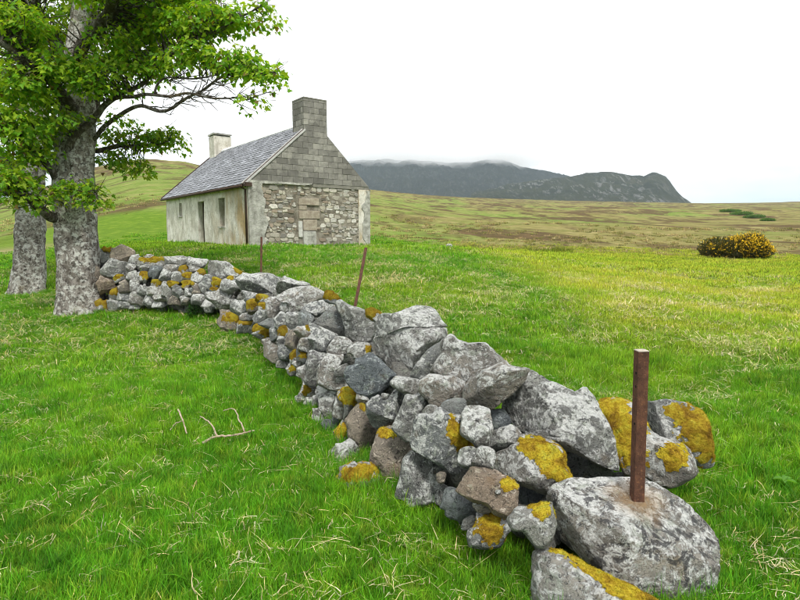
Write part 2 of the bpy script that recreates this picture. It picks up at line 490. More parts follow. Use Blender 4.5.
# ------------------------------------------------------------------ mountains
def mountain(name, px, prof, foot, y_crest, y_foot, y_back, mat, seed, rough):
    """a range whose crest runs through (px, prof) at y_crest metres, its foot at y_foot"""
    px = np.array(px, float); prof = np.array(prof, float)
    us = np.linspace(px[0], px[-1], 420)
    crest = np.interp(us, px, prof)
    ts = np.concatenate([np.linspace(0, 1, 110), np.linspace(1, 1.6, 30)[1:]])
    U, T = np.meshgrid(us, ts)
    Yd = y_foot + (y_crest - y_foot) * T
    Yd = np.where(T > 1, y_crest + (T - 1) / 0.6 * (y_back - y_crest), Yd)
    zc = 1.6 + (234 - crest)[None, :] / F * y_crest
    zf = 1.6 + (234 - foot) / F * y_foot
    X = (U - 400) / F * Yd
    Z = np.where(T <= 1, zf + (zc - zf) * T ** 0.85, zc - (zc - zf) * 1.1 * ((T - 1) / 0.6) ** 1.2)
    P = np.stack([X.ravel(), Yd.ravel(), Z.ravel() * 0.3], 1)
    n = np.abs(fbm(P / 150, 6, seed, 0.58)) * -1.0 + 0.25 + 0.7 * fbm(P / 45, 4, seed + 9, 0.6)
    env = np.sin(np.clip(T, 0, 1) * math.pi).ravel() ** 0.5 * 0.9 + 0.16 * (np.clip(T, 0, 1).ravel() > 0.5)
    Z = Z.ravel() + n * rough * env
    V = np.stack([X.ravel(), Yd.ravel(), Z], 1)
    nu, nt_ = len(us), len(ts)
    i = np.arange(nt_ - 1)[:, None] * nu; j = np.arange(nu - 1)[None, :]
    Q = np.stack([i + j, i + j + 1, i + nu + j + 1, i + nu + j], -1).reshape(-1, 4)
    o = mesh_obj(name, V, Q, mat, None, True)
    tag(o, kind='structure')
    return o

def rock_mat(name, scree, base):
    m, nt, b, out = new_mat(name); t = NT(nt)
    p = t.pos((0.010, 0.010, 0.016)); pf = t.pos((0.045, 0.010, 0.016))
    c = t.ramp(t.noise(p, 1.2, 7, 0.65), base)
    sc = t.noise(pf, 1.5, 9, 0.74, 0.5)
    zone = t.noise(p, 0.45, 3, 0.5)
    c = t.mix(t.math('MULTIPLY', t.ramp(sc, [(0.52, 0.0), (0.58, 1.0)]), t.ramp(zone, [(0.40, 0.1), (0.56, scree)])), c, (0.27, 0.275, 0.275))
    c = t.mix(t.ramp(t.noise(pf, 3.5, 6, 0.7), [(0.5, 0.0), (0.66, 0.7)]), c, (0.022, 0.025, 0.022))
    t.link(c, b.inputs['Base Color'])
    b.inputs['Roughness'].default_value = 1.0; b.inputs['Specular IOR Level'].default_value = 0.0
    t.bump(b, t.noise(pf, 3, 8, 0.7), 16.0, 1.0)
    return m
M['crag'] = rock_mat('crag_rock', 0.62, [(0.3, (0.020, 0.025, 0.018)), (0.5, (0.038, 0.045, 0.026)), (0.7, (0.060, 0.062, 0.036))])
M['ridge'] = rock_mat('ridge_heath', 0.12, [(0.3, (0.010, 0.013, 0.014)), (0.55, (0.018, 0.023, 0.020)), (0.75, (0.030, 0.034, 0.022))])
mountain('mountain', [470, 486, 500, 519, 537, 552, 567, 575, 582, 595, 609, 618, 627, 634, 639, 644, 647, 650, 655, 661, 666, 672, 678, 684, 692],
         [196, 191, 188, 184, 181, 180, 179, 177, 175, 174.5, 174, 175.5, 177, 177, 178, 175.5, 174.5, 174.5, 176, 178.5, 184.5, 192, 198.5, 203.5, 208], 207, 1650, 1250, 2000, M['crag'], 41, 20)
mountain('mountain', [250, 300, 340, 351, 362, 390, 419, 448, 470, 484, 500, 510, 519, 537, 552, 567, 580, 600],
         [172, 167, 165, 163, 162, 162, 163, 165, 164, 162, 161.5, 165, 169, 172.5, 175, 178, 184, 196], 206, 2500, 1750, 3000, M['ridge'], 77, 34)

# ------------------------------------------------------------------ stones
_ico = {}
def ico(level):
    if level not in _ico:
        bm = bmesh.new(); bmesh.ops.create_icosphere(bm, subdivisions=level, radius=1.0)
        v = np.array([x.co[:] for x in bm.verts]); f = np.array([[q.index for q in x.verts] for x in bm.faces], np.int32)
        bm.free(); _ico[level] = (v, f)
    return _ico[level]

def vert_normals(v, f):
    a, b_, c = v[f[:, 0]], v[f[:, 1]], v[f[:, 2]]
    n = np.cross(b_ - a, c - a); out = np.zeros_like(v)
    for k in range(3): np.add.at(out, f[:, k], n)
    return out / (np.linalg.norm(out, axis=1, keepdims=True) + 1e-12)

def stone_shape(level, th, R, T, seed, ncut=8, p=2.65, cuts=(), rough=1.0):
    """closed stone: outline R(th) across, half thickness T, cut by planes and weathered"""
    r0 = np.random.default_rng(seed)
    d, f = ico(level)
    a = np.arctan2(d[:, 1], d[:, 0]); rho = np.hypot(d[:, 0], d[:, 1]); z = d[:, 2]
    s = (rho ** p + np.abs(z) ** p) ** (-1 / p)
    rr = np.interp(a, th, R, period=2 * math.pi)
    v = np.stack([np.cos(a) * rr * rho * s, np.sin(a) * rr * rho * s, T * z * s], 1)
    S = float(np.mean(R))
    planes = list(cuts)
    for k in range(ncut):
        n = r0.normal(size=3); n[2] *= 1.6
        if k < ncut // 2: n[2] = abs(n[2])
        n /= np.linalg.norm(n)
        planes.append((n, None, r0.uniform(0.62, 0.86) if abs(n[2]) > 0.45 else r0.uniform(0.90, 1.0)))
    for n, dist, frac in planes:
        n = np.asarray(n, float); n = n / np.linalg.norm(n)
        h = v @ n
        lim = dist if dist is not None else h.max() * frac
        over = np.maximum(h - lim, 0)
        v = v - n[None] * over[:, None] * 0.93
    nrm = vert_normals(v, f)
    q = v / S + r0.uniform(-50, 50, 3)
    disp = 0.034 * fbm(q * 1.6, 3, seed % 97) + 0.030 * fbm(q * 5, 4, seed % 89 + 3, 0.6)
    rid = 1 - np.abs(fbm(q * np.array([1.2, 3.0, 1.2]) * 1.5, 3, seed % 83 + 5)) * 6
    disp -= 0.035 * np.clip(rid, 0, 1)
    if level >= 5: disp += 0.012 * fbm(q * 16, 3, seed % 71 + 7, 0.65)
    v = v + nrm * (disp * S * rough)[:, None]
    return v, f

# outlines: polygons (list of points) or ellipses (cx, cy, rx, ry, tilt); opt: d depth, m moss ellipses or 1, k kind of stone
P = []
def poly(pts, **o): P.append((np.array(pts, float), o))
def ell(cx, cy, rx, ry, tilt=0, **o):
    q = np.linspace(0, 2 * math.pi, 17)[:-1]; a = math.radians(tilt)
    n = np.random.default_rng(int(cx * 7 + cy * 131)); k = 1 + n.uniform(-0.10, 0.12, 16)
    x = np.sign(np.cos(q)) * np.abs(np.cos(q)) ** 0.8 * rx * k; y = np.sign(np.sin(q)) * np.abs(np.sin(q)) ** 0.8 * ry * k
    P.append((np.stack([cx + x * math.cos(a) - y * math.sin(a), cy + x * math.sin(a) + y * math.cos(a)], 1), o))

# near end, long capping stones
poly([(491, 395), (512, 381), (531, 379), (557, 386), (577, 395), (597, 402), (613, 421), (622, 447), (631, 468), (622, 476), (603, 476), (583, 462), (561, 446), (538, 438), (512, 425), (492, 412)], d=3.22, t=.26)
poly([(592, 403), (605, 399), (620, 400), (634, 405), (652, 434), (671, 441), (694, 444), (699, 460), (693, 475), (670, 486), (648, 480), (629, 478), (615, 465), (604, 430)], d=3.22, t=.24, m=[(622, 432, 23, 36, -22), (668, 452, 13, 12, 0)])
poly([(646, 406), (668, 400), (688, 405), (704, 415), (710, 441), (711, 455), (697, 468), (690, 446), (671, 443), (655, 436), (645, 425)], d=3.36, t=.20, m=[(695, 430, 17, 26, -20), (676, 412, 14, 8, 10)])
poly([(494, 462), (509, 443), (528, 437), (548, 439), (561, 451), (572, 467), (570, 478), (554, 488), (541, 493), (518, 483), (499, 470)], d=2.98, m=[(545, 455, 34, 14, 36)])
poly([(454, 480), (468, 470), (490, 471), (506, 478), (520, 486), (528, 494), (510, 516), (494, 510), (474, 500), (462, 492)], m=[(507, 483, 8, 7, 0)], k='stone_warm')
poly([(511, 518), (520, 502), (530, 494), (544, 496), (552, 510), (556, 524), (552, 538), (544, 548), (536, 546), (526, 534)], m=[(540, 509, 12, 9, 20)])
poly([(445, 488), (458, 492), (472, 502), (473, 512), (462, 522), (446, 516)], k='stone_dark')
poly([(467, 534), (478, 518), (490, 515), (502, 520), (506, 534), (500, 547), (484, 549), (470, 547)], m=[(490, 529, 14, 15, 0)])
ell(482, 507, 9, 4, 20); ell(471, 523, 8, 6, 0, k='stone_dark')  # second one: dark stone added where there is only shadow
poly([(472, 462), (482, 448), (492, 452), (495, 458), (492, 468), (476, 468)])
ell(466, 457, 8, 10, 10); ell(505, 438, 14, 13, -20, d=3.2)
poly([(462, 424), (467, 408), (485, 406), (496, 416), (494, 432), (484, 444), (470, 440), (462, 434)])
poly([(463, 392), (480, 373), (505, 365), (522, 370), (525, 382), (512, 397), (494, 409), (470, 405)], t=.22)
ell(499, 420, 12, 11, 0, d=3.42, k='stone_dark')
ell(454, 406, 11, 8, 0, k='stone_dark')
poly([(412, 440), (422, 414), (436, 412), (448, 416), (462, 420), (460, 434), (472, 442), (462, 450), (460, 464), (454, 472), (440, 464), (420, 452)], m=[(456, 434, 8, 17, -20), (466, 444, 8, 6, 0)])
poly([(402, 476), (404, 458), (416, 453), (430, 460), (444, 468), (453, 478), (448, 486), (440, 498), (424, 506), (408, 506), (402, 492)])
poly([(372, 454), (380, 432), (392, 430), (400, 438), (410, 444), (410, 452), (404, 460), (400, 476), (394, 490), (384, 484), (376, 468)], m=[(389, 434, 11, 6, 0)], k='stone_warm')
poly([(368, 412), (374, 398), (388, 390), (400, 394), (402, 406), (394, 422), (380, 430), (372, 426)])
poly([(394, 426), (402, 408), (406, 400), (420, 397), (428, 400), (424, 410), (416, 418), (414, 434), (408, 440), (400, 436)])
poly([(350, 412), (360, 404), (368, 416), (376, 434), (370, 456), (362, 456), (352, 436), (348, 422)], k='stone_warm', m=[(363, 409, 4, 6, 0)])
poly([(338, 392), (350, 388), (358, 396), (357, 406), (348, 418), (339, 416)], m=[(349, 396, 10, 10, 0)])
ell(341, 433, 6, 10, 5, m=[(341, 431, 6, 8, 0)]); ell(345, 452, 14, 9, -25); ell(358, 480, 20, 12, -12, m=[(360, 474, 20, 10, -12)])
poly([(370, 344), (380, 334), (400, 324), (426, 323), (438, 330), (440, 340), (424, 356), (414, 374), (402, 372), (388, 368), (378, 358)], t=.27)
poly([(380, 318), (400, 312), (416, 306), (432, 308), (440, 320), (438, 330), (424, 325), (394, 330), (380, 336), (370, 342)], t=.24)
ell(427, 362, 7, 21, 42)
poly([(433, 356), (446, 342), (460, 341), (468, 344), (484, 343), (494, 352), (498, 362), (484, 370), (470, 377), (460, 379), (444, 376), (434, 368)], t=.25)
poly([(344, 374), (360, 364), (370, 356), (380, 360), (392, 376), (392, 380), (382, 388), (378, 396), (368, 398), (358, 390)], k='stone_dark')
poly([(391, 382), (398, 378), (416, 380), (420, 386), (414, 396), (400, 390)])
poly([(420, 386), (436, 377), (452, 376), (464, 384), (462, 398), (452, 402), (440, 404), (428, 398)])
poly([(348, 348), (358, 343), (368, 344), (371, 351), (362, 357), (352, 356)], m=[(368, 349, 3, 5, 0)])
poly([(334, 306), (348, 306), (361, 309), (372, 314), (377, 330), (368, 341), (352, 343), (344, 333), (340, 322)], t=.24)
ell(373, 316, 8, 5, 28, m=1)
poly([(315, 322), (332, 306), (343, 308), (347, 321), (349, 330), (346, 336), (337, 334), (322, 328)], k='stone_dark')
poly([(312, 326), (322, 328), (337, 335), (331, 341), (325, 353), (316, 351), (311, 340)])
poly([(328, 348), (337, 338), (346, 339), (353, 343), (346, 350), (340, 357), (331, 354)])
poly([(304, 309), (310, 303), (322, 301), (334, 304), (331, 309), (320, 316), (314, 315)])
poly([(278, 298), (287, 289), (301, 286), (316, 288), (325, 294), (324, 300), (310, 303), (301, 309), (293, 313), (286, 313)], t=.26)
poly([(277, 289), (278, 282), (289, 278), (299, 282), (312, 287), (300, 287), (287, 291), (279, 295)], t=.2)
ell(331, 298, 7, 5, 20, m=1)
poly([(239, 280), (250, 275), (260, 273), (271, 274), (279, 279), (277, 288), (274, 296), (265, 296), (250, 290), (241, 286)], t=.27)
poly([(205, 264), (215, 261), (227, 262), (235, 268), (240, 275), (232, 278), (220, 278), (206, 273)], m=[(237, 271, 5, 3, 30)], t=.25)
ell(196, 263, 9, 5, 0)
poly([(212, 291), (224, 290), (230, 295), (233, 303), (229, 309), (217, 306), (209, 298)])
poly([(230, 304), (239, 300), (247, 304), (248, 313), (241, 316), (232, 310)])
poly([(243, 292), (256, 294), (257, 299), (247, 301)])
ell(253, 307, 6, 7, 0, m=1); ell(262, 307, 4, 4, 0, m=1); ell(262, 299, 6, 4, 0, m=1)
for e in [(273, 309, 7, 10), (261, 317, 7, 6), (268, 324, 8, 5), (281, 322, 7, 8), (292, 320, 6, 8), (274, 333, 5, 6), (285, 353, 7, 7), (293, 341, 7, 8), (306, 346, 8, 6), (298, 364, 5, 4), (302, 372, 5, 6), (283, 364, 6, 4), (329, 425, 6, 5), (309, 402, 5, 4), (208, 283, 5, 7), (229, 286, 8, 6), (197, 279, 6, 5), (196, 290, 6, 5), (203, 287, 4, 5), (300, 399, 5, 4), (316, 402, 4, 6),
          (338, 372, 8, 8), (336, 425, 5, 6), (318, 416, 6, 6), (430, 412, 7, 5), (362, 398, 6, 5), (386, 398, 6, 5), (440, 478, 7, 8), (498, 492, 5, 4), (286, 306, 5, 6), (246, 318, 6, 5), (282, 340, 4, 5)]:
    ell(*e)
poly([(298, 321), (303, 310), (313, 316), (310, 323), (301, 327)], k='stone_dark')
ell(304, 332, 8, 5, 0, m=[(309, 328, 4, 4, 0)])
ell(283, 332, 5, 8, 0, m=[(283, 330, 5, 7, 0)]); ell(263, 333, 8, 6, 0, m=[(266, 332, 6, 6, 0)])
poly([(264, 342), (269, 340), (278, 348), (280, 360), (274, 364), (264, 356)])
poly([(309, 352), (326, 356), (320, 361), (315, 388), (306, 385)])
poly([(318, 369), (327, 358), (341, 355), (344, 369), (347, 385), (339, 389), (329, 388), (318, 376)])
poly([(317, 393), (320, 389), (335, 391), (338, 396), (333, 405), (330, 420), (323, 417), (318, 405)])
poly([(336, 398), (345, 396), (350, 402), (348, 412), (341, 419), (335, 414)], m=[(347, 400, 5, 6, 0)])
ell(294, 357, 4, 5, 0, m=1); ell(302, 357, 6, 6, 0, m=[(303, 355, 5, 4, 0)]); ell(292, 370, 5, 6, 0, m=[(293, 368, 4, 4, 0)]); ell(308, 391, 7, 7, 0, m=[(307, 390, 5, 5, 0)])
ell(229, 322, 11, 9, 10, k='stone_warm', m=[(231, 318, 9, 6, 0)]); ell(245, 326, 9, 7, 0, m=[(245, 321, 9, 4, 0)]); ell(260, 329, 7, 4, 0, m=1)
ell(216, 284, 5, 5, 0, m=1); ell(231, 279, 4, 3, 0, m=1); ell(200, 273, 5, 3, 0, m=1); ell(193, 284, 4, 3, 0, m=1); ell(214, 290, 4, 3, 0, m=1)
ell(588, 470, 32, 15, 28, d=3.5, t=.16, k='stone_dark'); ell(632, 482, 26, 9, 10, d=3.45, t=.14, k='stone_dark')  # dark stones added behind the gap, standing in for its shadow
ell(530, 500, 20, 12, 30, d=3.15, t=.14, k='stone_dark')
# far stretch towards the tree
for e in [(100, 259, 8, 9), (115, 269, 14, 8), (134, 260, 6, 5), (149, 257, 4, 3), (177, 261, 11, 5), (134, 276, 6, 4), (156, 272, 6, 6), (166, 276, 6, 5), (177, 277, 5, 5), (173, 268, 7, 4), (194, 269, 6, 4), (125, 287, 5, 6), (135, 286, 5, 5), (143, 290, 5, 4), (155, 291, 8, 4), (167, 292, 5, 8), (179, 293, 6, 5), (124, 297, 6, 4), (137, 299, 7, 5), (149, 302, 5, 5), (161, 298, 7, 3), (176, 301, 7, 4), (124, 305, 6, 4), (135, 307, 5, 3), (159, 305, 7, 3), (113, 305, 5, 6), (194, 290, 5, 3), (185, 300, 6, 5), (189, 293, 4, 4), (146, 268, 5, 4), (130, 268, 5, 4), (95, 275, 6, 8), (198, 299, 6, 6), (209, 307, 6, 6), (94, 292, 6, 8)]:
    ell(*e)
ell(124, 254, 11, 8, 20, k='stone_warm'); ell(105, 284, 9, 9, 0, k='stone_warm')
for e in [(107, 251, 5, 3), (144, 277, 4, 5), (185, 270, 6, 4), (187, 277, 5, 5), (189, 284, 6, 4), (156, 284, 5, 3), (173, 285, 5, 3), (102, 306, 6, 5), (119, 278, 5, 4), (114, 294, 4, 5)]:
    ell(*e, 0, m=1)
ell(152, 262, 13, 5, 0, m=[(152, 259, 13, 4, 0)])

# the wall line: foot of the near face, in plan
W_A = np.array([0.46, 2.45]); W_B = on_ground(218, 318)[:2]; W_C = on_ground(80, 309)[:2]
def _nrm(a, b):
    d = (b - a) / np.linalg.norm(b - a); return d, np.array([-d[1], d[0]])
D1, N1 = _nrm(W_A, W_B); D2, N2 = _nrm(W_B, W_C)      # N points to the camera side (left of travel)
L1 = np.linalg.norm(W_B - W_A); L2 = np.linalg.norm(W_C - W_B)
def wall_off(p):
    p = np.asarray(p, float)
    return np.maximum(-((p[..., :2] - W_A) @ N1), -((p[..., :2] - W_B) @ N2))
def wall_top(p):
    s = np.clip((p[..., :2] - W_A) @ D1 / L1, 0, 1); s2 = np.clip((p[..., :2] - W_B) @ D2 / L2, 0, 1)
    return 0.70 + 0.14 * s + 0.32 * s2
def wall_hit(px, py):
    r = ray(px, py)
    ds = np.linspace(1.6, 16, 3000)
    pts = EYE + r[None] * ds[:, None]
    o = wall_off(pts); zt = wall_top(pts); z = np.clip(pts[:, 2], 0, None)
    need = 0.10 * z + 0.38 * np.clip(z / zt, 0, 1) ** 5
    k = np.argmax(o >= need)
    return ds[k]

wall = empty('dry_stone_wall', (*W_A, gz(*W_A)))
tag(wall, 'long lichen covered dry stone wall running from the iron post to the trees', 'wall')

CEN = np.array([p.mean(0) for p, o in P])
TH = np.linspace(-math.pi, math.pi, 73)[:-1]
def polar(pts, c, th):
    """radius of the polygon about c for the angles th"""
    q = pts - c; out = np.zeros(len(th))
    dx, dy = np.cos(th), np.sin(th)
    for i in range(len(q)):
        a, b_ = q[i], q[(i + 1) % len(q)]; e = b_ - a
        den = dx * e[1] - dy * e[0]
        with np.errstate(divide='ignore', invalid='ignore'):
            t = (a[0] * e[1] - a[1] * e[0]) / den
            s = (a[0] * dy - a[1] * dx) / den
        ok = (np.abs(den) > 1e-9) & (t > 0) & (s >= -1e-6) & (s <= 1 + 1e-6)
        out = np.where(ok, np.maximum(out, np.where(ok, t, 0)), out)
    m = out.max(); return np.where(out <= 0, m * 0.5, out)
PR = [polar(p, c, TH) for (p, o), c in zip(P, CEN)]

def ratio(j, pts):
    q = pts - CEN[j]
    return np.hypot(q[:, 0], q[:, 1]) / np.interp(np.arctan2(q[:, 1], q[:, 0]), TH, PR[j], period=2 * math.pi)

def place_stone(name, outline, c, R, depth, T, seed, level, parent, mat, moss=None, grow=1.0, cuts=(), ncut=8, rough=1.0, p=2.65):
    v_ray = ray(*c); ln = np.linalg.norm(v_ray); vw = -v_ray / ln
    rt = np.cross(np.array([0, 0, 1.0]), vw); rt /= np.linalg.norm(rt); up = np.cross(vw, rt)
    C = at(c[0], c[1], depth) - vw * T * 0.55
    Cn = at(c[0], c[1], depth)
    loc = []
    for q, r in zip(TH, R):
        rr = ray(c[0] + math.cos(q) * r * grow, c[1] + math.sin(q) * r * grow)
        t = ((C - EYE) @ vw) / (rr @ vw)
        X = EYE + rr * t - C
        loc.append((X @ rt, X @ up))
    loc = np.array(loc); ang = np.arctan2(loc[:, 1], loc[:, 0]); rad = np.hypot(loc[:, 0], loc[:, 1])
    o_ = np.argsort(ang)
    lc = []
    for n, dist, frac in cuts:
        n = np.asarray(n, float); lc.append((np.array([n @ rt, n @ up, n @ vw]), dist, frac))
    v, f = stone_shape(level, ang[o_], rad[o_], T, seed, ncut, p=p, cuts=lc, rough=rough)
    B = np.stack([rt, up, vw])
    base = parent.location if parent is not None else Vector((0, 0, 0))
    ob = mesh_obj(name, v @ B, f, mat, parent, True)
    ob.location = Vector(C) - Vector(base) if parent is not None else Vector(C)
    if moss:
        S = float(rad.mean())
        mask = np.full(len(v), -1.0)
        if moss == 1:
            w_ = v @ B
            mask = 0.10 + 0.75 * w_[:, 2] / S + 0.30 * v[:, 0] / S * (1 if seed % 2 else -1) + 0.95 * fbm(v / S * 1.8, 5, seed % 61, 0.68)
            mask = np.where(v[:, 2] < -0.4 * T, -1, mask)
        else:
            t = ((C - EYE) @ vw)
            ppm = F / (t / (v_ray @ vw) if False else abs((C - EYE) @ CAM_F))
            for (mx, my, rx, ry, tl) in moss:
                a = math.radians(tl)
                dx = v[:, 0] * ppm - (mx - c[0]); dy = -v[:, 1] * ppm - (my - c[1])
                ex = (dx * math.cos(a) + dy * math.sin(a)) / rx; ey = (-dx * math.sin(a) + dy * math.cos(a)) / ry
                mask = np.maximum(mask, 1.12 - np.hypot(ex, ey))
            mask = mask - 0.10 + 0.75 * fbm(v / S * 2.4, 6, seed % 61, 0.72) + 0.40 * fbm(v / 0.022, 3, 3)
            mask = np.where(v[:, 2] < -0.5 * T, -1, mask)
        nr = vert_normals(v, f)
        thick = min(0.011, 0.07 * S)
        q = v / 0.018
        hgt = thick * np.clip(mask * 3.2, -0.5, 1.0) * (0.72 + 0.5 * fbm(v / 0.035, 3, 5)) + (0.0035 * fbm(q * 2.1, 2, 9) if level >= 5 else 0)
        vm = v + nr * hgt[:, None]
        keep = (mask[f] > -0.12).all(1)
        fm = f[keep]
        if len(fm) > 3:
            used = np.unique(fm); rem = np.full(len(v), -1); rem[used] = np.arange(len(used))
            Vm = (vm @ B)[used]; Fm = rem[fm].astype(np.int32)
            if abs((C - EYE) @ CAM_F) < 7:      # fine shoots standing on the cushion
                r1 = np.random.default_rng(seed); tri = Vm[Fm]
                ar = 0.5 * np.linalg.norm(np.cross(tri[:, 1] - tri[:, 0], tri[:, 2] - tri[:, 0]), axis=1)
                ns = int(min(9000, ar.sum() * 70000))
                k_ = r1.choice(len(Fm), ns, p=ar / ar.sum()); w3 = r1.dirichlet((1, 1, 1), ns)
                pb = (tri[k_] * w3[:, :, None]).sum(1)
                fn = np.cross(tri[k_, 1] - tri[k_, 0], tri[k_, 2] - tri[k_, 0]); fn /= np.linalg.norm(fn, axis=1, keepdims=True) + 1e-12
                ax = fn + r1.normal(size=(ns, 3)) * 0.45; sd = np.cross(ax, r1.normal(size=(ns, 3))); sd /= np.linalg.norm(sd, axis=1, keepdims=True) + 1e-9
                hh = r1.uniform(0.002, 0.006, (ns, 1))
                sp3 = np.stack([pb - sd * 0.0016, pb + sd * 0.0016, pb + ax * hh], 1).reshape(-1, 3)
                Fm = np.concatenate([Fm, np.arange(3 * ns, dtype=np.int32).reshape(-1, 3) + len(Vm)]); Vm = np.concatenate([Vm, sp3])
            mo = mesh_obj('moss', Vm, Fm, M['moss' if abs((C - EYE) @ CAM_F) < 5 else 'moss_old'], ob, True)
    return ob

for i, ((pts, o), c) in enumerate(zip(P, CEN)):
    # let neighbours share their joints: shrink or grow the outline until it meets the next stone
    near = [j for j in range(len(P)) if j != i and np.hypot(*(CEN[j] - c)) < PR[i].max() + PR[j].max() + 6 and abs(P[j][1].get('layer', 0) - o.get('layer', 0)) == 0]
    R = np.zeros(len(TH))
    tt = np.linspace(0.45, 1.45, 41)
    q2 = c + (PR[i][:, None, None] * tt[None, :, None]) * np.stack([np.cos(TH), np.sin(TH)], 1)[:, None, :]
    oth = np.min([ratio(j, q2.reshape(-1, 2)) for j in near], axis=0).reshape(len(TH), len(tt)) if near else np.full((len(TH), len(tt)), 9.0)
    bad = oth < tt[None, :]
    hit = bad.any(1)
    lim = np.where(hit, tt[np.argmax(bad, 1)], 1.04)
    R = PR[i] * np.minimum(lim, 1.40) + np.where(hit, 0.6, 0.0)
    R = (np.roll(R, 1) + 2 * R + np.roll(R, -1)) / 4
    area = math.sqrt(np.mean(R ** 2))
    d = o.get('d') or wall_hit(*c)
    if not o.get('d'):
        rg = ray(*c); d = min(d, (0.02 - EYE[2]) / rg[2] if rg[2] < -0.02 else d)
    size = area * d / F
    T = o.get('t') or min(max(size * 1.05, 0.05), 0.24)
    lev = 6 if area > 45 else (5 if area > 9 else 4)
    kind = o.get('k') or ('stone' if area > 10 or (i * 37) % 5 else ('stone_warm', 'stone_dark')[i % 2])
    place_stone('stone', pts, c, R, d, T, 100 + i * 13, lev, wall, M[kind], o.get('m'), 1.025, ncut=9 if area > 9 else 6)

# hearting: small stones packed inside the wall and down its far side
def hearting():
    v0, f0 = ico(2); V = []; Fc = []; n = 0
    r0 = np.random.default_rng(5)
    while n < 1500:
        if r0.random() < L1 / (L1 + L2):
            s = r0.uniform(0.0, L1 + 0.3); o = r0.uniform(0.22, 0.80); p = W_A + D1 * s - N1 * o
        else:
            s = r0.uniform(-0.2, L2); o = r0.uniform(0.22, 0.75); p = W_B + D2 * s - N2 * o
        zt = float(wall_top(np.array([p[0], p[1], 0])))
        z = r0.uniform(-0.02, zt - (0.20 if (p - W_B) @ D2 < 0 else 0.14))
        oo = float(wall_off(np.array([p[0], p[1], z])))
        if oo < 0.10 * z + 0.38 * (max(z, 0) / zt) ** 5 + 0.26: continue
        if (p - W_A) @ D1 < 1.0 and z > 0.16: continue
        d = abs((np.array([*p, z]) - EYE) @ CAM_F)
        sz = r0.uniform(0.05, 0.11)
        A_ = np.linalg.qr(r0.normal(size=(3, 3)))[0]
        q = v0 * (1 + 0.25 * r0.normal(size=(len(v0), 1)) * 0.5) * sz * np.array([1.3, 1.0, 0.75])
        V.append(q @ A_ + np.array([*p, z])); Fc.append(f0 + n * len(v0)); n += 1
    base = np.array(wall.location)
    o = mesh_obj('hearting', np.concatenate(V) - base, np.concatenate(Fc), M['stone_fill'], wall, False)
    o['kind'] = 'stuff'
hearting()

# the post boulder and the mossy wedge in front of it
POST_BASE = at(637, 497, 2.70)
M['boulder'] = stone_material('boulder_stone', (1.08, 1.08, 1.08), 0.55, rust=tuple(POST_BASE))
bp = np.array([(549, 500), (556, 487), (575, 478), (600, 477), (640, 475), (655, 481), (672, 491), (690, 503), (706, 520), (719, 535), (721, 548), (719, 577), (713, 596), (690, 604), (650, 598), (610, 578), (585, 558), (563, 545), (551, 524)], float)
bc = np.array([637, 540.0])
boulder = place_stone('boulder', bp, bc, polar(bp, bc, TH), 2.55, 0.36, 901, 6, None, M['boulder'], cuts=[((0.04, -0.24, 0.97), 0.195, None), ((0.16, -0.96, 0.22), 0.225, None), ((-0.72, -0.66, 0.20), 0.30, None), ((0.85, -0.45, 0.35), 0.42, None)], ncut=2, rough=0.7, p=4.6)
tag(boulder, 'big grey boulder with a rusty square iron post standing in it', 'boulder')
wp = np.array([(533, 552), (539, 547), (562, 553), (592, 569), (626, 586), (662, 602), (668, 625), (640, 655), (590, 660), (545, 650), (530, 600)], float)
wc = np.array([590, 606.0])
wedge = place_stone('mossy_boulder', wp, wc, polar(wp, wc, TH), 2.28, 0.20, 955, 6, None, M['stone'], moss=[(596, 571, 78, 13, 27)], cuts=[], ncut=6)
tag(wedge, 'wedge shaped stone with a moss covered top edge in front of the post boulder', 'boulder')

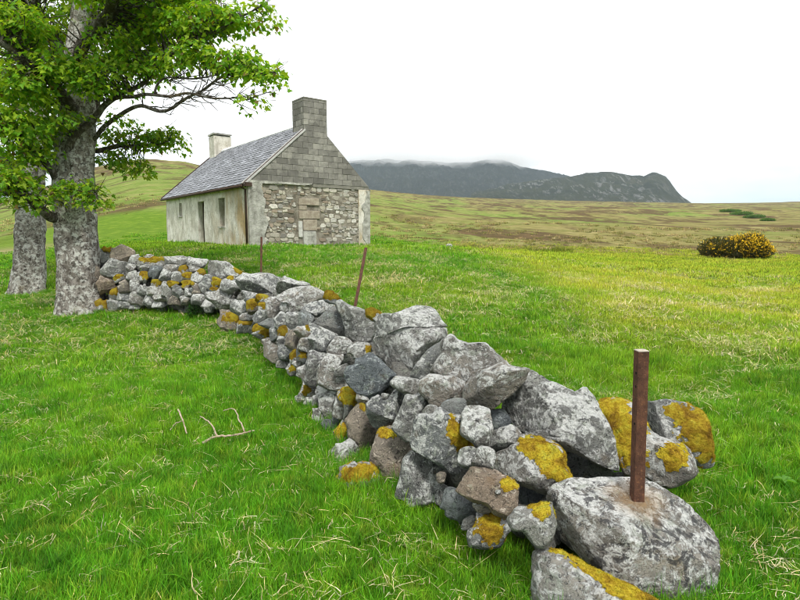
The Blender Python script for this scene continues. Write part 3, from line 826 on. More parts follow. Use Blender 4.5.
# ------------------------------------------------------------------ iron posts
def iron_post(base, top, w, label, holes=False, capped=True):
    base = np.array(base); top = np.array(top); ax = top - base; L = np.linalg.norm(ax); ax = ax / L
    e = empty('fence_post', base)
    e.rotation_euler = Vector(ax).to_track_quat('Z', 'Y').to_euler()
    tag(e, label, 'post', 'rusty iron posts along the wall')
    q = math.radians(24); R2 = np.array([[math.cos(q), -math.sin(q)], [math.sin(q), math.cos(q)]])
    L_poly = [(-w / 2, -w / 2), (0, -w / 2), (w / 2, -w / 2), (w / 2, w / 2), (0, w / 2), (-w / 2, w / 2)]
    pts = [R2 @ np.array(p) for p in L_poly]
    v = []; zs = np.linspace(-0.10, L, 24)
    for k, z in enumerate(zs):
        for p in pts: v.append((p[0] + random.uniform(-1, 1) * w * 0.012, p[1] + random.uniform(-1, 1) * w * 0.012, z))
    n = 6
    f = [(i * n + j, i * n + (j + 1) % n, (i + 1) * n + (j + 1) % n, (i + 1) * n + j) for i in range(len(zs) - 1) for j in range(n)]
    f += [tuple(range(n - 1, -1, -1)), tuple((len(zs) - 1) * n + j for j in range(n))]
    mesh_obj('shaft', v, f, M['rust'], e)
    if capped:
        vt = [(p[0] * 1.04, p[1] * 1.04, L + 0.0015) for p in pts] + [(p[0] * 0.98, p[1] * 0.98, L + 0.005) for p in pts]
        ft = [tuple(range(n - 1, -1, -1)), tuple(range(n, 2 * n))] + [(j, (j + 1) % n, (j + 1) % n + n, j + n) for j in range(n)]
        mesh_obj('pale_top', vt, ft, M['rust_pale'], e)
    if holes:
        for hz, fl in ((L - 0.105, 0), (L - 0.17, 0), (L * 0.52, 0), (L - 0.2, 1), (L - 0.34, 1), (L - 0.08, 1)):
            mb = MB()
            c = np.array([w * 0.10, -w / 2 - 0.0012]) if fl == 0 else np.array([-w / 2 - 0.0012, w * 0.05])
            nn = np.array([0, -1.0]) if fl == 0 else np.array([-1.0, 0])
            c = R2 @ c; nn = R2 @ nn; tt = np.array([-nn[1], nn[0]])
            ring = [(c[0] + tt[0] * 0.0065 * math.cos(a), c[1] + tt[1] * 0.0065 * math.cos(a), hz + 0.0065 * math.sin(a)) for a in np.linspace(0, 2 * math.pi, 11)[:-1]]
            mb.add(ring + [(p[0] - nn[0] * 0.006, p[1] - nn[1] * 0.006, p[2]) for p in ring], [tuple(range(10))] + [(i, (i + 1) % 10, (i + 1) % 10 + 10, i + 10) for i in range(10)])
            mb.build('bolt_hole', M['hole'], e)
    return e
iron_post(POST_BASE - np.array([0, 0, 0.01]), at(641.5, 351, 2.62), 0.050, 'thick square rusty iron post standing in the grey boulder, nearest of the posts', True)
iron_post(at(354, 312, 6.55), at(366, 248, 6.75), 0.034, 'thin rusty iron post leaning to the right behind the middle of the wall', False, False)
iron_post(at(261, 282, 10.2), at(261.5, 237, 10.2), 0.034, 'thin upright rusty iron post on the wall in front of the cottage corner', False, False)

# ------------------------------------------------------------------ cottage
def plaster_material():
    m, nt, b, out = new_mat('weathered_plaster'); t = NT(nt)
    v = t.coord('Object')
    vs_ = t.coord('Object', (1, 1.1, 0.40))
    c = t.ramp(t.noise(v, 1.6, 6, 0.65), [(0.28, (0.47, 0.435, 0.36)), (0.5, (0.67, 0.64, 0.57)), (0.72, (0.80, 0.785, 0.73))])
    st = t.noise(vs_, 2.6, 6, 0.65, 0.3)
    c = t.mix(t.ramp(st, [(0.46, 0.0), (0.66, 0.65)]), c, (0.27, 0.245, 0.185))
    # ochre staining near the corner and under the eave
    sx = t.n.new('ShaderNodeSeparateXYZ'); t.link(t.coord('Object'), sx.inputs[0])
    near = t.ramp(t.math('MULTIPLY', sx.outputs['Y'], 0.16), [(0.05, 1.0), (0.75, 0.0)])
    och = t.ramp(t.noise(vs_, 1.5, 5, 0.6), [(0.42, 0.0), (0.60, 0.9)])
    c = t.mix(t.math('MULTIPLY', near, och), c, (0.40, 0.27, 0.11))
    c = t.mix(t.ramp(t.noise(v, 6, 8, 0.75), [(0.54, 0.0), (0.64, 0.6)]), c, (0.24, 0.205, 0.145))
    t.link(c, b.inputs['Base Color'])
    t.bump(b, t.noise(v, 9, 8, 0.7), 0.03)
    return m
M['plaster'] = plaster_material()
M['plaster_grey'] = flat_mat('grey_render', (0.17, 0.165, 0.14), (0.58, 0.57, 0.52), 3.6, 0.95, 0.05, 9)
M['rubble_mortar'] = flat_mat('rubble_mortar', (0.09, 0.075, 0.055), (0.36, 0.33, 0.27), 4, 0.95, 0.03, 16)
M['mortar'] = flat_mat('mortar', (0.16, 0.155, 0.135), (0.27, 0.255, 0.22), 6, 0.95, 0.02, 20)
M['inside'] = flat_mat('dark_room', (0.03, 0.027, 0.022))
M['board'] = flat_mat('weathered_board', (0.018, 0.015, 0.010), (0.055, 0.046, 0.030), 5, 0.85, 0.01, 30)
M['frame'] = flat_mat('old_timber', (0.10, 0.085, 0.06), (0.20, 0.17, 0.12), 8, 0.85)
M['lead'] = flat_mat('pale_flashing', (0.30, 0.30, 0.29), (0.62, 0.61, 0.59), 5, 0.6)
M['brownpipe'] = flat_mat('brown_gutter', (0.045, 0.030, 0.024), (0.09, 0.055, 0.04), 6, 0.7)
M['sandstone'] = flat_mat('sandstone', (0.24, 0.19, 0.145), (0.46, 0.41, 0.33), 5, 0.95, 0.02, 20)
M['pale_render'] = flat_mat('pale_patch', (0.34, 0.33, 0.29), (0.70, 0.69, 0.66), 6, 0.95, 0.02, 20)

def vcol_mat(name, scale=9, rough=0.9, bump=0.02, spec=0.2, dark=(0.08, 0.08, 0.075), amt=0.5):
    m, nt, b, out = new_mat(name); t = NT(nt)
    v = t.coord('Object', rnd=True)
    c = t.mix(t.ramp(t.noise(v, scale, 6, 0.7), [(0.45, 0.0), (0.75, amt)]), t.attr('col'), dark)
    t.link(c, b.inputs['Base Color']); b.inputs['Roughness'].default_value = rough
    b.inputs['Specular IOR Level'].default_value = spec
    t.bump(b, t.noise(v, scale * 4, 6, 0.7), bump)
    return m
M['slate'] = vcol_mat('roof_slate', 5, 0.55, 0.006, 0.45, (0.10, 0.105, 0.11), 0.6)
M['rubble'] = vcol_mat('rubble_stone', 12, 0.95, 0.02)
def block_material():
    m, nt, b, out = new_mat('concrete_block'); t = NT(nt)
    v = t.coord('Object', rnd=True)
    base = t.ramp(t.rand(), [(0.0, (0.165, 0.158, 0.142)), (0.4, (0.225, 0.216, 0.195)), (0.75, (0.285, 0.272, 0.245)), (1.0, (0.38, 0.365, 0.325))])
    c = t.mix(t.ramp(t.noise(v, 6, 6, 0.7), [(0.42, 0.0), (0.7, 0.6)]), base, (0.112, 0.108, 0.098))
    c = t.mix(t.ramp(t.noise(v, 40, 4, 0.7), [(0.6, 0.0), (0.72, 0.5)]), c, (0.38, 0.37, 0.33))
    pw = t.pos((1, 1, 1.0))
    c = t.mix(t.ramp(t.noise(pw, 1.4, 6, 0.7), [(0.44, 0.0), (0.68, 0.62)]), c, (0.105, 0.10, 0.09))
    c = t.mix(t.ramp(t.noise(t.pos((2.2, 2.2, 0.5)), 2.0, 5, 0.65), [(0.58, 0.0), (0.72, 0.45)]), c, (0.42, 0.40, 0.35))
    t.link(c, b.inputs['Base Color']); t.bump(b, t.noise(v, 60, 5, 0.7), 0.008)
    return m
M['block'] = block_material()

house = empty('stone_cottage', (HC[0], HC[1], HOUSE_Z), HA)
tag(house, 'abandoned stone cottage with slate roof and two chimneys on the grass rise', 'cottage')
EAVE, BASE = 2.34, -0.35
PEAKX = 2.84
SL, SR = 0.875, 0.96
def roof_l(x): return EAVE + 0.10 + x * SL
PEAKZ = roof_l(PEAKX)
SR = (PEAKZ - EAVE - 0.12) / (GW - PEAKX)
def roof_z(x): return min(roof_l(x), PEAKZ - (x - PEAKX) * SR)
TW = 0.55

def holed_wall(name, y0, y1, z0, z1, holes, mat, thick, parent):
    """wall in the plane x = 0 with openings (y0, y1, z0, z1), reveals included"""
    ys = sorted({y0, y1, *[h[0] for h in holes], *[h[1] for h in holes]}); zs = sorted({z0, z1, *[h[2] for h in holes], *[h[3] for h in holes]})
    ys = sorted(set(ys) | set(np.linspace(y0, y1, 30)[1:-1])); V = []; Fq = []; idx = {}
    def vid(k, y, z):
        key = (k, round(y, 4), round(z, 4))
        if key not in idx:
            idx[key] = len(V)
            off = 0.018 * math.sin(y * 2.1 + z) + 0.012 * math.sin(y * 5.3 - z * 3)
            V.append((off if k == 0 else thick, y, z))
        return idx[key]
    solid = lambda y, z: y0 < y < y1 and z0 < z < z1 and not any(h[0] < y < h[1] and h[2] < z < h[3] for h in holes)
    for a, b_ in zip(ys[:-1], ys[1:]):
        for c, d in zip(zs[:-1], zs[1:]):
            my, mz = (a + b_) / 2, (c + d) / 2
            if not solid(my, mz): continue
            Fq.append((vid(0, a, c), vid(0, a, d), vid(0, b_, d), vid(0, b_, c)))
            Fq.append((vid(1, a, c), vid(1, b_, c), vid(1, b_, d), vid(1, a, d)))
            if not solid(my, d + 1e-3): Fq.append((vid(0, a, d), vid(1, a, d), vid(1, b_, d), vid(0, b_, d)))
            if not solid(my, c - 1e-3): Fq.append((vid(0, a, c), vid(0, b_, c), vid(1, b_, c), vid(1, a, c)))
            if not solid(a - 1e-3, mz): Fq.append((vid(0, a, c), vid(1, a, c), vid(1, a, d), vid(0, a, d)))
            if not solid(b_ + 1e-3, mz): Fq.append((vid(0, b_, c), vid(0, b_, d), vid(1, b_, d), vid(1, b_, c)))
    return mesh_obj(name, V, Fq, mat, parent)

OPEN = [(5.0, 5.9, -0.3, 1.92), (2.52, 3.20, 0.80, 1.95), (8.34, 8.80, 1.36, 1.98)]
wl_ = holed_wall('plastered_wall', 0.0, HL, BASE, EAVE, OPEN, M['plaster'], TW, house)
wl_['label'] = 'stained cream plaster wall with door and two narrow windows'
m = MB(); m.box(GW - TW, GW, 0.0, HL, BASE, EAVE); m.build('plastered_wall', M['plaster'], house)
m = MB(); m.prism([(TW, BASE), (GW - TW, BASE), (GW - TW, roof_z(GW - TW) - 0.1), (PEAKX, PEAKZ - 0.1), (TW, roof_z(TW) - 0.1)], HL - 0.5, HL); m.build('gable_wall', M['plaster_grey'], house)
m = MB(); m.box(TW + 0.004, GW - TW - 0.004, 0.56, HL - 0.504, -0.2, -0.05); m.build('floor', M['inside'], house)

# door and windows set back in their openings
d = MB(); d.box(0, 0, 0, 0, 0, 0)
door = MB(); door.box(0.24, 0.275, 5.06, 5.84, -0.2, 1.86); door = door.build('door', M['board'], house)
for k in range(6):
    y = 5.06 + k * 0.13
    p_ = MB(); p_.box(0.222, 0.2385, y + 0.004, y + 0.126, -0.2, 1.86); p_.build('plank', M['board'], door)
p_ = MB(); p_.box(0.20, 0.2215, 5.12, 5.16, 0.92, 1.02); p_.build('latch', M['rust'], door)
fr = MB(); fr.box(0.22, 0.30, 5.0, 5.058, -0.3, 1.92); fr.box(0.22, 0.30, 5.842, 5.9, -0.3, 1.92); fr.box(0.22, 0.30, 5.0585, 5.8415, 1.862, 1.92)
fr.build('door_frame', M['frame'], house)
for (a, b_, c, e_) in OPEN[1:]:
    w_ = MB(); w_.box(0.30, 0.33, a + 0.05, b_ - 0.05, c + 0.05, e_ - 0.05); w_ = w_.build('window', M['board'], house)
    f_ = MB(); f_.box(0.27, 0.34, a, a + 0.049, c, e_); f_.box(0.27, 0.34, b_ - 0.049, b_, c, e_)
    f_.box(0.27, 0.34, a + 0.05, b_ - 0.05, c, c + 0.049); f_.box(0.27, 0.34, a + 0.05, b_ - 0.05, e_ - 0.049, e_)
    f_.build('frame', M['frame'], w_)
    nb = 3
    for k in range(nb):
        y = a + 0.05 + (b_ - a - 0.1) * k / nb
        p_ = MB(); p_.box(0.283, 0.2995, y + 0.004, y + (b_ - a - 0.1) / nb - 0.004, c + 0.05, e_ - 0.05); p_.build('plank', M['board'], w_)
    s_ = MB(); s_.box(-0.05, 0.26, a - 0.06, b_ + 0.06, c - 0.07, c - 0.004, j=0.004); s_.build('sill', M['plaster_grey'], w_)

# near gable: rubble below, concrete blocks above
RUB = 2.46
m = MB(); m.box(TW + 0.003, GW - TW - 0.003, 0.05, TW, BASE, RUB - 0.03); gw = m.build('rubble_wall', M['rubble_mortar'], house)
gw['label'] = 'bare rubble gable wall with a blocked up opening'
SS = [(2.05, 2.95, 1.62, 1.88, 'sandstone'), (2.05, 2.98, 1.08, 1.40, 'sandstone'), (2.24, 2.84, 0.62, 1.06, 'sandstone'), (2.22, 2.80, 0.0, 0.60, 'plaster_grey'), (2.03, 2.18, 0.35, 0.98, 'pale_render'), (2.05, 2.40, 1.425, 1.60, 'sandstone')]
for (a, b_, c, e_, mt) in SS:
    q = MB(); q.box(a, b_, -0.012, 0.12, c, e_, j=0.012); q.build('stone_block', M[mt], gw, bevel=0.012)
def rubble():
    """irregular coursed rubble: many-sided faces with sunk joints"""
    r0 = np.random.default_rng(11); V = []; Fc = []; C = []; n = 0
    pal = [(0.46, 0.42, 0.34), (0.56, 0.52, 0.43), (0.36, 0.34, 0.29), (0.36, 0.29, 0.22), (0.50, 0.48, 0.44), (0.22, 0.205, 0.18), (0.62, 0.59, 0.52), (0.28, 0.225, 0.17), (0.66, 0.63, 0.57), (0.17, 0.15, 0.125), (0.42, 0.37, 0.29)]
    z = -0.05
    while z < RUB - 0.10:
        h = r0.uniform(0.085, 0.20); x = 0.50 + r0.uniform(-0.1, 0.1)
        while x < GW - 0.38:
            w = h * r0.uniform(0.8, 2.3); cx, cz = x + w / 2, z + h / 2 + r0.uniform(-0.03, 0.03)
            x += w
            if any(a - w * 0.45 < cx < b_ + w * 0.45 and c - h * 0.4 < cz < e_ + h * 0.4 for a, b_, c, e_, _ in SS): continue
            if 2.42 < cx < 2.98 and 1.42 < cz < 1.60: continue
            bare = vnoise(np.array([[cx * 1.3, cz * 1.3, 3.3]]), 4)[0]
            if bare > 0.66 and cz < 1.5: continue
            parts = [(cx, cz, w, h)]
            if r0.random() < 0.35: parts = [(cx, cz - h * 0.26, w, h * 0.5), (cx + r0.uniform(-.02, .02), cz + h * 0.26, w * 0.95, h * 0.5)]
            for (qx, qz, qw, qh) in parts:
                k = int(r0.integers(6, 10)); th = np.sort(r0.uniform(0, 2 * math.pi, k)); th = np.linspace(0, 2 * math.pi, k, endpoint=False) + r0.uniform(-0.25, 0.25, k)
                ex = np.sign(np.cos(th)) * np.abs(np.cos(th)) ** 0.6 * qw * 0.55 * r0.uniform(0.84, 1.10, k); ez = np.sign(np.sin(th)) * np.abs(np.sin(th)) ** 0.6 * qh * 0.57 * r0.uniform(0.84, 1.10, k)
                pr = r0.uniform(-0.018, 0.030); tl = r0.normal(0, 0.05, 2)
                for sc_, y in ((1.0, 0.10), (0.97, 0.05 - pr + 0.018), (0.80, 0.05 - pr - 0.008)):
                    for a_, b2 in zip(ex, ez): V.append((qx + a_ * sc_, y + (a_ * tl[0] + b2 * tl[1] if sc_ < 0.99 else 0), qz + b2 * sc_))
                for L_ in (0, 1):
                    for j in range(k): Fc.append((n + L_ * k + j, n + L_ * k + (j + 1) % k, n + (L_ + 1) * k + (j + 1) % k, n + (L_ + 1) * k + j))
                Fc.append(tuple(n + 2 * k + j for j in range(k)))
                c = np.array(pal[r0.integers(len(pal))]) * r0.uniform(0.75, 1.15)
                if qx > 3.6: c = c * 0.6 + np.array([0.50, 0.48, 0.43]) * 0.4
                C += [c] * (3 * k); n += 3 * k
        z += h
    o = mesh_obj('rubble', V, Fc, M['rubble'], gw, False, col=np.array(C))
    o['kind'] = 'stuff'
rubble()
def ragged(x0, x1, z0, z1, side, name, mat):
    """plaster left standing, its broken edge on one side"""
    zs = np.linspace(z0, z1, 22); nn = vnoise(np.stack([zs * 3.1, zs * 0 + x0, zs * 0], 1), 8) * 0.16 + vnoise(np.stack([zs * 9, zs * 0 + x0, zs * 0], 1), 9) * 0.05
    if side > 0: pl = [(x0, z0)] + [(x1 + n_, z) for z, n_ in zip(zs, nn)] + [(x0, z1)]
    else: pl = [(x1, z0), (x1, z1)] + [(x0 + n_, z) for z, n_ in zip(zs[::-1], nn[::-1])]
    q = MB(); q.prism(pl, -0.03, 0.06); return q.build(name, mat, house)
ragged(-0.012, 0.62, BASE, RUB - 0.03, 1, 'plaster_strip', M['plaster_grey'])
ragged(GW - 0.28, GW + 0.012, BASE, RUB - 0.15, -1, 'plaster_strip', M['plaster_grey'])
q = MB(); q.prism([(0.0, RUB - 0.06), (0.7, RUB - 0.10), (1.5, RUB - 0.07), (2.3, RUB - 0.09), (2.6, RUB - 0.03), (2.66, RUB + 0.006), (0.0, RUB + 0.006)], -0.035, 0.5); q.build('ledge', M['plaster_grey'], house)
# backing of the block gable
gb = MB(); gb.prism([(0.10, RUB + 0.010), (GW - 0.12, RUB + 0.010), (GW - 0.05, roof_z(GW - 0.05) - 0.03), (PEAKX, PEAKZ - 0.05), (0.05, roof_z(0.05) - 0.03)], 0.012, 0.30)
gb.box(2.70, GW - 0.03, 0.006, 0.29, RUB - 0.12, RUB + 0.005)
gb = gb.build('block_gable', M['mortar'], house)
BH, BW = 0.225, 0.45
CX0, CX1, CD, CTOP = PEAKX - 0.50, PEAKX + 0.53, 0.95, 5.72
def clip_poly(pl, a, b_, c):
    """keep a x + b z <= c"""
    out = []
    for i in range(len(pl)):
        p0, p1 = pl[i], pl[(i + 1) % len(pl)]; f0 = a * p0[0] + b_ * p0[1] - c; f1 = a * p1[0] + b_ * p1[1] - c
        if f0 <= 0: out.append(p0)
        if f0 * f1 < 0:
            t = f0 / (f0 - f1); out.append((p0[0] + t * (p1[0] - p0[0]), p0[1] + t * (p1[1] - p0[1])))
    return out
k = 0; z = RUB + 0.015
while z < PEAKZ:
    x = 0.02 - (0.225 if k % 2 else 0.0)
    while x < GW:
        w = BW
        pl = [(max(x, 0.02) + 0.006, z), (min(x + w, GW - 0.02) - 0.006, z), (min(x + w, GW - 0.02) - 0.006, z + BH - 0.012), (max(x, 0.02) + 0.006, z + BH - 0.012)]
        if pl[1][0] - pl[0][0] > 0.05:
            pl = clip_poly(pl, -SL, 1, EAVE + 0.10 - 0.03); pl = clip_poly(pl, SR, 1, PEAKZ + PEAKX * SR - 0.03) if len(pl) > 2 else pl
            if len(pl) > 2:
                ar = 0.5 * abs(sum(pl[i][0] * pl[(i + 1) % len(pl)][1] - pl[(i + 1) % len(pl)][0] * pl[i][1] for i in range(len(pl))))
                if ar > 0.006:
                    q = MB(); q.prism([(a_ + random.uniform(-.004, .004), b2 + random.uniform(-.004, .003)) for a_, b2 in pl], -random.uniform(0.0, 0.014), 0.10); q.build('concrete_block', M['block'], gb)
        x += w
    z += BH; k += 1
# block chimney on the near gable
ch = MB(); ch.box(CX0 + 0.012, CX1 - 0.012, 0.012, CD - 0.012, PEAKZ - 0.75, CTOP - 0.012); ch = ch.build('chimney', M['mortar'], house)
ch['label'] = 'tall chimney of grey concrete blocks'
z = z0_ = RUB + 0.015 + BH * math.ceil((PEAKZ - 0.62 - RUB) / BH) - BH
k = 0
while z < CTOP - 0.05:
    h = min(BH - 0.012, CTOP - z)
    offs = 0.0 if k % 2 else -0.225
    for face in ('front', 'back', 'left', 'right'):
        ln = (CX1 - CX0) if face in ('front', 'back') else CD
        x = offs
        while x < ln - 0.03:
            a, b_ = max(x, 0.0) + (0.006 if x > 0 else 0), min(x + BW, ln) - (0.006 if x + BW < ln else 0)
            if b_ - a > 0.06:
                q = MB(); e = random.uniform(0.0, 0.006)
                if face == 'front': q.box(CX0 + a, CX0 + b_, -e, 0.095, z, z + h)
                elif face == 'back': q.box(CX0 + a, CX0 + b_, CD - 0.095, CD + e, z, z + h)
                elif face == 'left': q.box(CX0 - e, CX0 + 0.09, max(a, 0.10), min(b_, CD - 0.10), z, z + h)
                else: q.box(CX1 - 0.09, CX1 + e, max(a, 0.10), min(b_, CD - 0.10), z, z + h)
                q.build('concrete_block', M['block'], ch)
            x += BW
    z += BH; k += 1
q = MB(); q.box(CX0 - 0.01, CX1 + 0.01, -0.012, CD + 0.012, CTOP + 0.002, CTOP + 0.045, j=0.008); q.build('chimney_cap', M['mortar'], ch)
# far chimney, rendered
fc = MB(); fc.box(PEAKX - 0.46, PEAKX + 0.46, HL - 0.85, HL + 0.01, PEAKZ - 0.6, 5.72, j=0.02); fc = fc.build('chimney', M['plaster'], house, bevel=0.03)
fc['label'] = 'weathered pale rendered chimney'
q = MB(); q.box(PEAKX - 0.50, PEAKX + 0.50, HL - 0.89, HL + 0.05, 5.745, 5.82, j=0.015); q.build('chimney_cap', M['plaster_grey'], fc)

# roof
OV = 0.16
def slope_frame(side):
    if side < 0: a = np.array([-OV, 0, roof_l(-OV)]); b_ = np.array([PEAKX, 0, PEAKZ])
    else: a = np.array([GW + OV, 0, PEAKZ - (GW + OV - PEAKX) * SR]); b_ = np.array([PEAKX, 0, PEAKZ])
    L = np.linalg.norm(b_ - a); d_ = (b_ - a) / L; n_ = np.array([-d_[2], 0, d_[0]]) if side < 0 else np.array([d_[2], 0, -d_[0]])
    return a, d_, n_, L
dk = MB()
dk.prism([(-OV, roof_l(-OV) - 0.04), (PEAKX, PEAKZ - 0.05), (GW + OV, PEAKZ - (GW + OV - PEAKX) * SR - 0.05), (GW + OV, PEAKZ - (GW + OV - PEAKX) * SR), (PEAKX, PEAKZ), (-OV, roof_l(-OV))], 0.305, HL + 0.05)
roof = dk.build('roof', M['frame'], house)
def slates():
    r0 = np.random.default_rng(3); V = []; Fc = []; C = []; n = 0
    for side in (-1, 1):
        a, d_, n_, L = slope_frame(side)
        rows = int(L / 0.19)
        for r in range(rows + 1):
            s0 = r * L / (rows + 0.6); y = 0.17 - (0.14 if r % 2 else 0)
            while y < HL + 0.06:
                w = 0.27 * r0.uniform(0.92, 1.08); y0, y1 = max(y, 0.17), min(y + w - 0.006, HL + 0.08)
                s1 = min(s0 + 0.30, L + 0.02)
                lift0, lift1 = 0.024 + r0.uniform(0, 0.010), 0.006
                sj = r0.uniform(-0.012, 0.012)
                q = [a + d_ * (s0 + sj) + n_ * lift0, a + d_ * s1 + n_ * lift1]
                if y1 - y0 > 0.05:
                    pts = []
                    for th_ in (0.0, 0.009):
                        for yy, jj in ((y0, r0.uniform(-0.004, 0.004)), (y1, r0.uniform(-0.004, 0.004))):
                            for p in q: pts.append(p + n_ * (th_ + jj) + np.array([0, yy, 0]))
                    V += pts
                    fcs = [(0, 1, 3, 2), (4, 6, 7, 5), (0, 4, 5, 1), (2, 3, 7, 6), (0, 2, 6, 4), (1, 5, 7, 3)]
                    if side > 0: fcs = [f_[::-1] for f_ in fcs]
                    Fc += [tuple(i + n for i in f_) for f_ in fcs]; n += 8
                    g = r0.choice([0.15, 0.20, 0.25, 0.32], p=[0.25, 0.4, 0.25, 0.1]) * r0.uniform(0.9, 1.1)
                    C += [(g * 0.95, g * 0.99, g * 1.10)] * 8
                y += w
    o = mesh_obj('slates', V, Fc, M['slate'], roof, False, col=np.array(C)); o['kind'] = 'stuff'
slates()
q = MB(); q.prism([(PEAKX - 0.13, PEAKZ - 0.06), (PEAKX + 0.13, PEAKZ - 0.07), (PEAKX + 0.13, PEAKZ - 0.03), (PEAKX, PEAKZ + 0.085), (PEAKX - 0.13, PEAKZ - 0.02)], CD + 0.01, HL - 0.90); q.build('ridge', M['slate'], roof)
a, d_, n_, L = slope_frame(-1)
def strip(s0, s1, y0, y1, l0, l1, name, mat):
    v = [a + d_ * s + n_ * l + np.array([0, y, 0]) for s in (s0, s1) for y in (y0, y1) for l in (l0, l1)]
    q = MB(); q.add(v, [(0, 1, 3, 2), (4, 6, 7, 5), (0, 4, 5, 1), (2, 3, 7, 6), (0, 2, 6, 4), (1, 5, 7, 3)]); return q.build(name, mat, roof)
strip(0.0, L - 0.62, 0.10, 0.165, 0.0, 0.075, 'verge_flashing', M['lead'])
strip(-0.02, L - 0.62, 0.03, 0.095, -0.12, 0.045, 'verge_board', M['brownpipe'])
strip(0.02, L - 0.60, -0.04, 0.026, -0.03, 0.03, 'verge_flashing', M['lead'])
strip(-0.02, L - 0.45, HL + 0.085, HL + 0.14, -0.10, 0.07, 'verge_board', M['brownpipe'])
q = MB(); q.tube([(-OV - 0.045, 0.10, roof_l(-OV) - 0.055), (-OV - 0.045, HL + 0.08, roof_l(-OV) - 0.055)], [0.055, 0.055], 10); q.build('gutter', M['brownpipe'], roof, True)
q = MB(); q.tube([(-OV - 0.04, 0.18, roof_l(-OV) - 0.10), (-0.06, 0.16, EAVE - 0.22), (-0.055, 0.16, -0.2)], [0.04, 0.04, 0.04], 10); q.build('downpipe', M['brownpipe'], house, True)
q = MB(); q.box(-0.16, 0.10, -0.10, 0.02, EAVE - 0.11, EAVE + 0.02, j=0.01); q.build('eave_bracket', M['brownpipe'], house)

# ------------------------------------------------------------------ trees
def bark_material(name, a, b_, c_, lich):
    m, nt, b, out = new_mat(name); t = NT(nt)
    v = t.coord('Object'); vz = t.coord('Object', (1, 1, 0.45))
    c = t.ramp(t.noise(vz, 7, 8, 0.72, 0.5), [(0.34, a), (0.5, b_), (0.68, c_)])
    c = t.mix(t.ramp(t.noise(v, 8, 9, 0.78, 0.5), [(0.49, 0.0), (0.55, lich)]), c, (0.62, 0.62, 0.58))
    c = t.mix(t.ramp(t.noise(v, 14, 8, 0.8), [(0.51, 0.0), (0.57, 0.9)]), c, (0.050, 0.042, 0.034))
    c = t.mix(t.ramp(t.noise(v, 1.3, 5, 0.6), [(0.60, 0.0), (0.70, 0.55)]), c, (0.20, 0.15, 0.06))
    t.link(c, b.inputs['Base Color']); b.inputs['Roughness'].default_value = 1.0; b.inputs['Specular IOR Level'].default_value = 0.1
    t.bump(b, t.noise(vz, 13, 8, 0.75, 0.4), 0.06, 1.0)
    return m
M['bark'] = bark_material('sycamore_bark', (0.10, 0.085, 0.07), (0.25, 0.225, 0.20), (0.42, 0.39, 0.355), 0.85)
M['limb'] = bark_material('limb_bark', (0.045, 0.036, 0.028), (0.085, 0.070, 0.055), (0.14, 0.12, 0.095), 0.25)

def leaf_material():
    m, nt, b, out = new_mat('sycamore_leaf'); t = NT(nt)
    col = t.mix(1.0, t.attr('col'), (1, 1, 1), 'MULTIPLY')
    t.link(col, b.inputs['Base Color']); b.inputs['Roughness'].default_value = 0.55; b.inputs['Specular IOR Level'].default_value = 0.35
    tr = t.n.new('ShaderNodeBsdfTranslucent')
    t.link(t.mix(1.0, col, (1.5, 1.45, 0.6), 'MULTIPLY'), tr.inputs['Color'])
    mx = t.n.new('ShaderNodeMixShader'); mx.inputs[0].default_value = 0.5
    t.link(b.outputs[0], mx.inputs[1]); t.link(tr.outputs[0], mx.inputs[2]); t.link(mx.outputs[0], out.inputs[0])
    return m
M['leaf'] = leaf_material()
LEAF = np.array([(0, 0), (0.10, 0.02), (0.34, -0.10), (0.30, 0.16), (0.52, 0.34), (0.24, 0.46), (0.20, 0.66), (0.0, 1.0), (-0.20, 0.66), (-0.24, 0.46), (-0.52, 0.34), (-0.30, 0.16), (-0.34, -0.10), (-0.10, 0.02)], float)
LEAF_F = [(0, 1, 3, 5), (1, 2, 3), (3, 4, 5), (0, 5, 6, 7), (0, 7, 8, 9), (0, 9, 11, 13), (9, 10, 11), (11, 12, 13)]

def smooth_path(pts, n=6):
    pts = np.array(pts, float); out = []
    for i in range(len(pts) - 1):
        p0, p1, p2, p3 = pts[max(i - 1, 0)], pts[i], pts[i + 1], pts[min(i + 2, len(pts) - 1)]
        for t in np.linspace(0, 1, n, endpoint=False):
            out.append(0.5 * ((2 * p1) + (-p0 + p2) * t + (2 * p0 - 5 * p1 + 4 * p2 - p3) * t * t + (-p0 + 3 * p1 - 3 * p2 + p3) * t ** 3))
    out.append(pts[-1]); return np.array(out)

